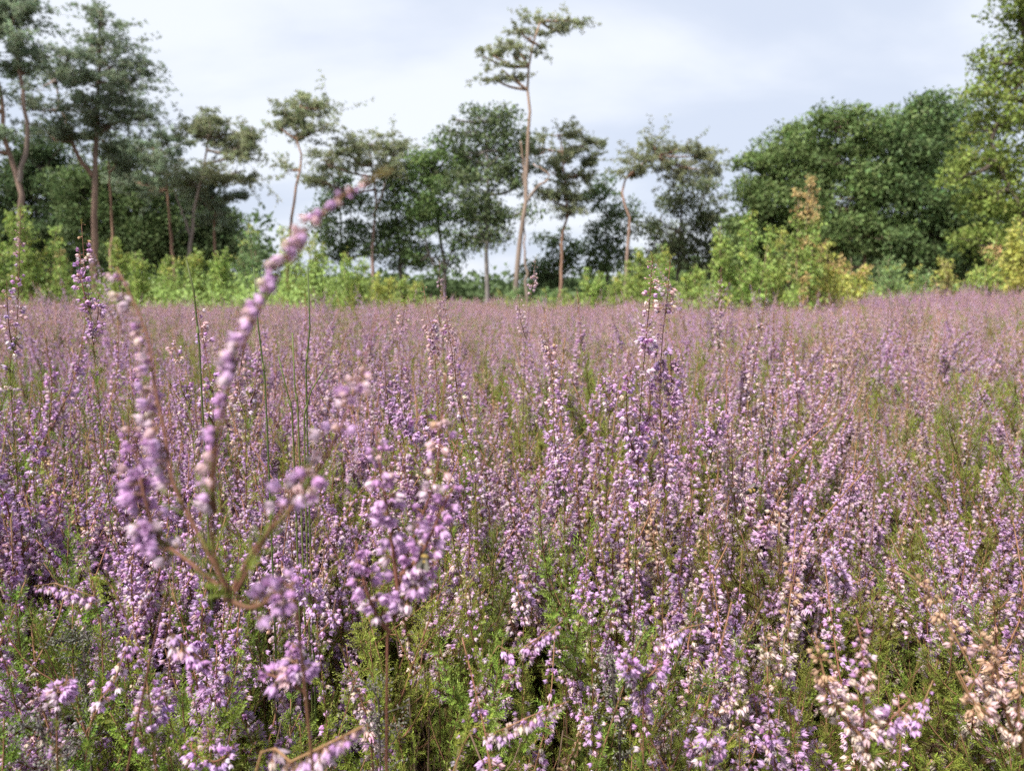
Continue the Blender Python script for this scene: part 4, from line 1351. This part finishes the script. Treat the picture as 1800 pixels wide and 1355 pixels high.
SPIKES = [  # label, path (x, y), depth, flower mix, flowers per cm, bare tip share
    ('slim budding heather spike left of centre, left of two side by side', [(770, 860), (772, 760), (768, 680), (762, 600), (752, 550), (744, 503)], .72, 'lilac', 5.5, .45),
    ('slim budding heather spike left of centre, right of two side by side', [(838, 900), (830, 820), (815, 740), (800, 660), (790, 590), (777, 512)], .70, 'mixed', 5, .4),
    ('straight thin heather spike with a bud covered tip in the middle', [(992, 900), (985, 800), (975, 720), (968, 640), (964, 590), (956, 542)], .74, 'mixed', 4, .5),
    ('lilac heather spike standing left of the two slim budding spikes', [(680, 800), (690, 740), (697, 670), (703, 600), (712, 533)], .85, 'lilac', 6, .2),
    ('lilac pointed heather spike at far left before the birch saplings', [(165, 620), (158, 540), (150, 480), (143, 392)], .80, 'lilac', 6, .3),
    ('heather spike with bud covered tip left of the big blurred sprig', [(378, 760), (372, 680), (360, 610), (350, 560), (340, 520)], .72, 'mixed', 5, .35),
    ('short heather spike right of the big blurred sprig stem', [(432, 760), (440, 700), (452, 650), (460, 595)], .78, 'mixed', 5, .3),
    ('thin heather spike left of the bud tipped one at left', [(335, 740), (325, 680), (312, 630), (302, 580)], .85, 'lilac', 5, .35),
    ('tall pale heather spike behind the middle spike', [(920, 700), (925, 600), (932, 530), (942, 455)], 1.25, 'mixed', 4.5, .25),
    ('small lilac heather spike just left of the tall pair', [(1070, 740), (1072, 680), (1074, 640), (1077, 600)], .85, 'lilac', 6, .2),
    ('tall pale branched heather spike right of the tall pair', [(1290, 950), (1302, 850), (1312, 750), (1325, 650), (1338, 570), (1348, 510)], .84, 'faded', 5.5, .1),
    ('pale heather spike leaning right of the branched pale one', [(1345, 800), (1355, 730), (1372, 660), (1400, 600)], .9, 'faded', 4, .1),
    ('pale flowering heather spike in the right middle, left of two', [(1630, 850), (1632, 780), (1636, 700), (1640, 630)], 1.25, 'faded', 6, .1),
    ('pale flowering heather spike in the right middle, right of two', [(1695, 840), (1700, 780), (1712, 710), (1722, 655)], 1.2, 'faded', 6, .1),
    ('lilac heather spike below the left of the tall pair', [(985, 900), (980, 840), (970, 790), (960, 740)], .75, 'lush', 6, .1),
    ('tan heather spike standing upright in the lower right', [(1372, 1220), (1378, 1130), (1390, 1040), (1398, 925)], .55, 'dry', 5, .05),
    ('lilac heather spike right of the tan one in the lower right', [(1480, 1080), (1482, 1020), (1478, 970), (1474, 925)], .66, 'lush', 7, .1),
    ('white topped dry heather spike in the shade right of centre bottom', [(1300, 1290), (1295, 1250), (1290, 1215), (1288, 1180)], .5, (.1, 0, .2, .7, 0, 0), 6, .1),
    ('short thick lilac heather spike at bottom right of centre', [(1240, 1345), (1248, 1310), (1252, 1280)], .47, 'lush', 9, 0),
    ('hanging lilac heather spike beside the grey dead twig', [(1130, 1180), (1124, 1215), (1132, 1250), (1142, 1275)], .5, 'lush', 9, 0),
    ('lilac heather spike at bottom left with a brown tip', [(268, 1320), (262, 1250), (258, 1200), (262, 1155)], .46, 'lilac', 8, .15),
    ('rounded lilac heather spike at the bottom beside the blurred stalk', [(372, 1345), (370, 1310), (376, 1275)], .45, 'lilac', 8, .1),
    ('tall thin heather spike at the left edge with faded flowers', [(20, 700), (26, 620), (32, 520), (36, 372)], .8, 'brown', 3.5, .1),
    ('faded tall heather spike right of the orange topped sapling foot', [(1265, 640), (1262, 560), (1268, 470)], 1.6, 'faded', 4, .1),
    ('distant thin heather spike against the bright middle gap', [(780, 620), (776, 560), (772, 460)], 1.5, 'faded', 4, .1),
    ('leaning lilac heather spike with brown stem left of the pair of slim spikes', [(770, 830), (720, 770), (690, 720), (672, 690)], .62, 'lilac', 6, .1),
    ('thick lilac heather spike low in front of the tall pair', [(1040, 1120), (1035, 1060), (1030, 1010), (1032, 970)], .58, 'lush', 7, .1),
    ('pale pink heather spike left of the thick lilac one in front', [(920, 1120), (922, 1060), (930, 1010), (938, 955)], .6, 'mixed', 7, .1),
    ('lilac heather spike below the blurred leaning sprig', [(560, 1120), (552, 1060), (548, 1010), (545, 965)], .55, 'lush', 8, .1),
    ('lilac heather spike at the far left middle', [(60, 860), (64, 800), (70, 740), (72, 690)], .8, 'lilac', 7, .1),
    ('pale lilac heather spike before the branched pale one', [(1250, 800), (1255, 760), (1256, 720), (1252, 690)], .8, 'lilac', 8, .1)]
for i, (lab, pts, D, mix, pc, bare) in enumerate(SPIKES):
    r_ = np.random.default_rng(700 + i)
    P = [(x, y, D + .02 * j / len(pts)) for j, (x, y) in enumerate(pts)]
    br = [dict(p=P, root=1, r=.00062, c=BROWN if mix != 'dry' else ORBR, f=[(.0, 1 - bare, mix, pc), (max(.02, 1 - bare), 1, 'brown', 6, .0040)] if bare > .15 else [(0, 1, mix, pc)],
               l=[(-.6, .35, 2.2), (.97, 1, 10, (.004, .007), OLIVE, .3)], buds=.35 if bare > .15 else .12)]
    (x0, y0), (x1, y1) = pts[0], pts[-1]
    ln = abs(y0 - y1)
    for s in (-1, 1, -1, 1)[:3 if 'branched' in lab else r_.integers(1, 3)]:
        t0 = r_.uniform(.0, .35)
        j = np.interp(t0 * (len(pts) - 1), range(len(pts)), range(len(pts)))
        bx = np.interp(j, range(len(pts)), [p[0] for p in pts]); by = np.interp(j, range(len(pts)), [p[1] for p in pts])
        sp = s * r_.uniform(10, 26) * (.7 / D)
        up = min(ln * r_.uniform(.3, .5), 170)
        br.append(dict(p=[(bx, by, D), (bx + sp * .7, by - up * .4, D + r_.normal(0, .01)), (bx + sp, by - up, D + r_.normal(0, .015))], r=.0005, c=BROWN, f=[(.15, 1, mix, pc * 1.05)], l=[(0, .3, 2)], buds=.12))
    sprig('heather_sprig', lab, br, 420 + i)

# low sprigs lying across the front of the picture
LYING = [
    ('heather stalk lying slantwise with lilac bells hanging in a row at the bottom', [(800, 1345, .46), (870, 1290, .46), (940, 1255, .46), (1000, 1232, .46)], (.4, .05, .35, .2, 0, 0), 8),
    ('red stemmed heather stalk rising slantwise in the lower middle', [(840, 1210, .5), (900, 1150, .5), (950, 1120, .5), (990, 1090, .5)], 'lilac', 6),
    ('arched heather stalk with lilac bells at the left edge middle', [(220, 1080, .5), (160, 1050, .5), (100, 1025, .5), (60, 1030, .5)], 'lilac', 8),
    ('slanting heather stalk with pink buds right of centre bottom', [(1110, 1165, .5), (1150, 1135, .5), (1200, 1105, .5), (1240, 1095, .5)], 'mixed', 8),
    ('long orange stalk slanting across the lower left greenery', [(150, 1340, .47), (200, 1200, .48), (232, 1110, .49), (262, 1020, .5)], 'mixed', 5),
    ('slanting twig with lilac head in the right corner', [(1560, 1345, .45), (1600, 1280, .45), (1625, 1230, .45), (1640, 1195, .45)], (.8, .2, 0, 0, 0, 0), 5)]
for i, (lab, P, mix, pc) in enumerate(LYING):
    sprig('heather_sprig', lab, [dict(p=P, root=1, r=.0007, c=ORBR, f=[(.3, 1, mix, pc)], l=[(0, .4, 2.5)], side=np.array([0, 0, -.9]), buds=.05)], 470 + i)

# green rush-like stalks
RUSH = [('tall thin green stalk left of centre, tallest of the group', [(540, 760), (543, 640), (545, 540), (541, 470)], .7),
        ('thin green stalk left of the tallest green stalk', [(525, 760), (518, 680), (514, 585)], .7),
        ('short green stalk curving left in the group of green stalks', [(515, 760), (500, 700), (489, 625)], .7),
        ('green stalk leaning right in the group of green stalks', [(535, 765), (556, 710), (572, 645)], .7),
        ('green stalk with dark tip rising beside the bud tipped heather', [(352, 640), (338, 540), (328, 458)], .65),
        ('green stalk hidden partly behind the big blurred sprig', [(470, 760), (456, 600), (446, 470)], .7)]
for i, (lab, P, D) in enumerate(RUSH):
    r_ = np.random.default_rng(800 + i)
    pts = np.array([at(x, y, D) for x, y in P])
    foot = pts[0].copy()
    foot[2] = -.02
    path, ln = smooth_path(np.vstack([foot, pts]), 16)
    t = thing('rush_stalk', lab, 'rush', foot, 'thin green stalks among the heather')
    mb, nb = MB(), MB()
    tube(mb, path, np.linspace(.0013, .0007, 16), np.array([.055, .11, .03]), 6)
    for u in (.35, .55, .72, .88):
        nb = MB()
        p_, d_ = along(path, [u])
        tube(nb, [p_[0], p_[0] + d_[0] * .006], [.0015, .0008], (.07, .10, .03), 6)
        link('node', nb.mesh('node', M_LEAF, True, foot), t)
    link('stem', mb.mesh('stem', M_LEAF, True, foot), t)


# dead grey twigs with lichen in the gaps
def dead_twig(label, cx, y0, y1, D, seed):
    r = np.random.default_rng(seed)
    sm, lm = MB(), MB()
    p0, p1 = at(cx, y0, D), at(cx - 15, y1, D)
    foot = p0.copy()
    foot[2] = -.02
    path, ln = smooth_path([foot, p0, (p0 + p1) / 2 + r.normal(0, .004, 3), p1], 14)
    tube(sm, path, np.linspace(.0015, .0006, 14), (.06, .045, .04), 6)
    for k in range(34):
        P0, T0 = along(path, [r.uniform(.72, 1)])
        d = r.normal(size=3)
        d[2] = abs(d[2])
        d *= r.uniform(.01, .026) / np.linalg.norm(d)
        e_ = P0[0] + d
        tube(sm, [P0[0], P0[0] + d * .5 + r.normal(0, .002, 3), e_], [.0005, .0004, .0003], (.07, .06, .055), 3)
        n = 16
        LP = P0[0] + d * r.uniform(.2, 1.05, (n, 1)) + r.normal(0, .0025, (n, 3))
        scatter(lm, BUD, LP, r.normal(size=(n, 3)), .0026 * r.uniform(.6, 1.3, n), np.array([.20, .20, .18]) * r.uniform(.6, 1.3, (n, 1)), r)
    t = thing('dead_heather', label, 'dead twig', foot, 'dead grey heather twigs in the gaps')
    link('stem', sm.mesh('stem', M_STEM, True, foot), t)
    link('husk_cluster', lm.mesh('husk_cluster', M_LEAF, False, foot), t)


dead_twig('dead grey heather twig right of centre near the bottom', 1090, 1300, 1140, .52, 901)
dead_twig('dead grey heather twig left of centre near the bottom', 668, 1330, 1200, .5, 902)
dead_twig('small dead grey twig in the dark hollow at lower left', 150, 1190, 1140, .56, 903)
dead_twig('dead grey heather twig in the bottom left corner', 90, 1370, 1320, .45, 904)


# two bees on the flowers
def bee(label, x, y, D, turn, seed, scale=1.0):
    r = np.random.default_rng(seed)
    c = at(x, y, D)
    body, wing, leg = MB(), MB(), MB()
    prof = [(-.0070, .0006), (-.0060, .0018), (-.0045, .0027), (-.0025, .0031), (-.0008, .0027), (.0002, .0021), (.0014, .0029), (.0030, .0031), (.0044, .0024), (.0050, .0014), (.0060, .0019), (.0072, .0016), (.0080, .0006)]
    cols = [(.12, .11, .10), (.10, .09, .07), (.02, .018, .015), (.02, .018, .015), (.35, .24, .06), (.03, .025, .02), (.06, .045, .03), (.28, .19, .05), (.10, .07, .03), (.02, .018, .015), (.02, .018, .015), (.02, .018, .015), (.02, .018, .015)]
    tube(body, [(q[0], 0, 0) for q in prof], [q[1] for q in prof], np.array(cols), 10)
    for s in (-1, 1):
        wing.add([(.002, s * .001, .003), (-.001, s * .003, .0042), (-.007, s * .0055, .0046), (-.0085, s * .0035, .0044), (-.006, s * .0012, .0038)], [(0, 1, 2), (0, 2, 3), (0, 3, 4)], (.10, .09, .075))
        for q in (-.001, .0018, .004):
            tube(leg, [(q, s * .0015, -.0018), (q - .001, s * .0042, -.0022), (q - .002, s * .0050, -.0050)], [.0004, .0003, .0002], (.02, .018, .015), 4)
    t = thing('bumblebee', label, 'bee', c)
    t.rotation_euler = turn
    t.scale = (scale,) * 3
    link('body', body.mesh('body', M_BEE, True), t)
    link('wing', wing.mesh('wing', M_BEE), t)
    link('leg', leg.mesh('leg', M_BEE), t)


bee('dark bumblebee on heather flowers right of the tall spike pair', 1322, 862, .78, (0, R(15), R(200)), 1)
bee('dark striped bee clinging to lilac flowers left of centre', 746, 985, .345, (R(20), R(-60), R(70)), 2, .62)
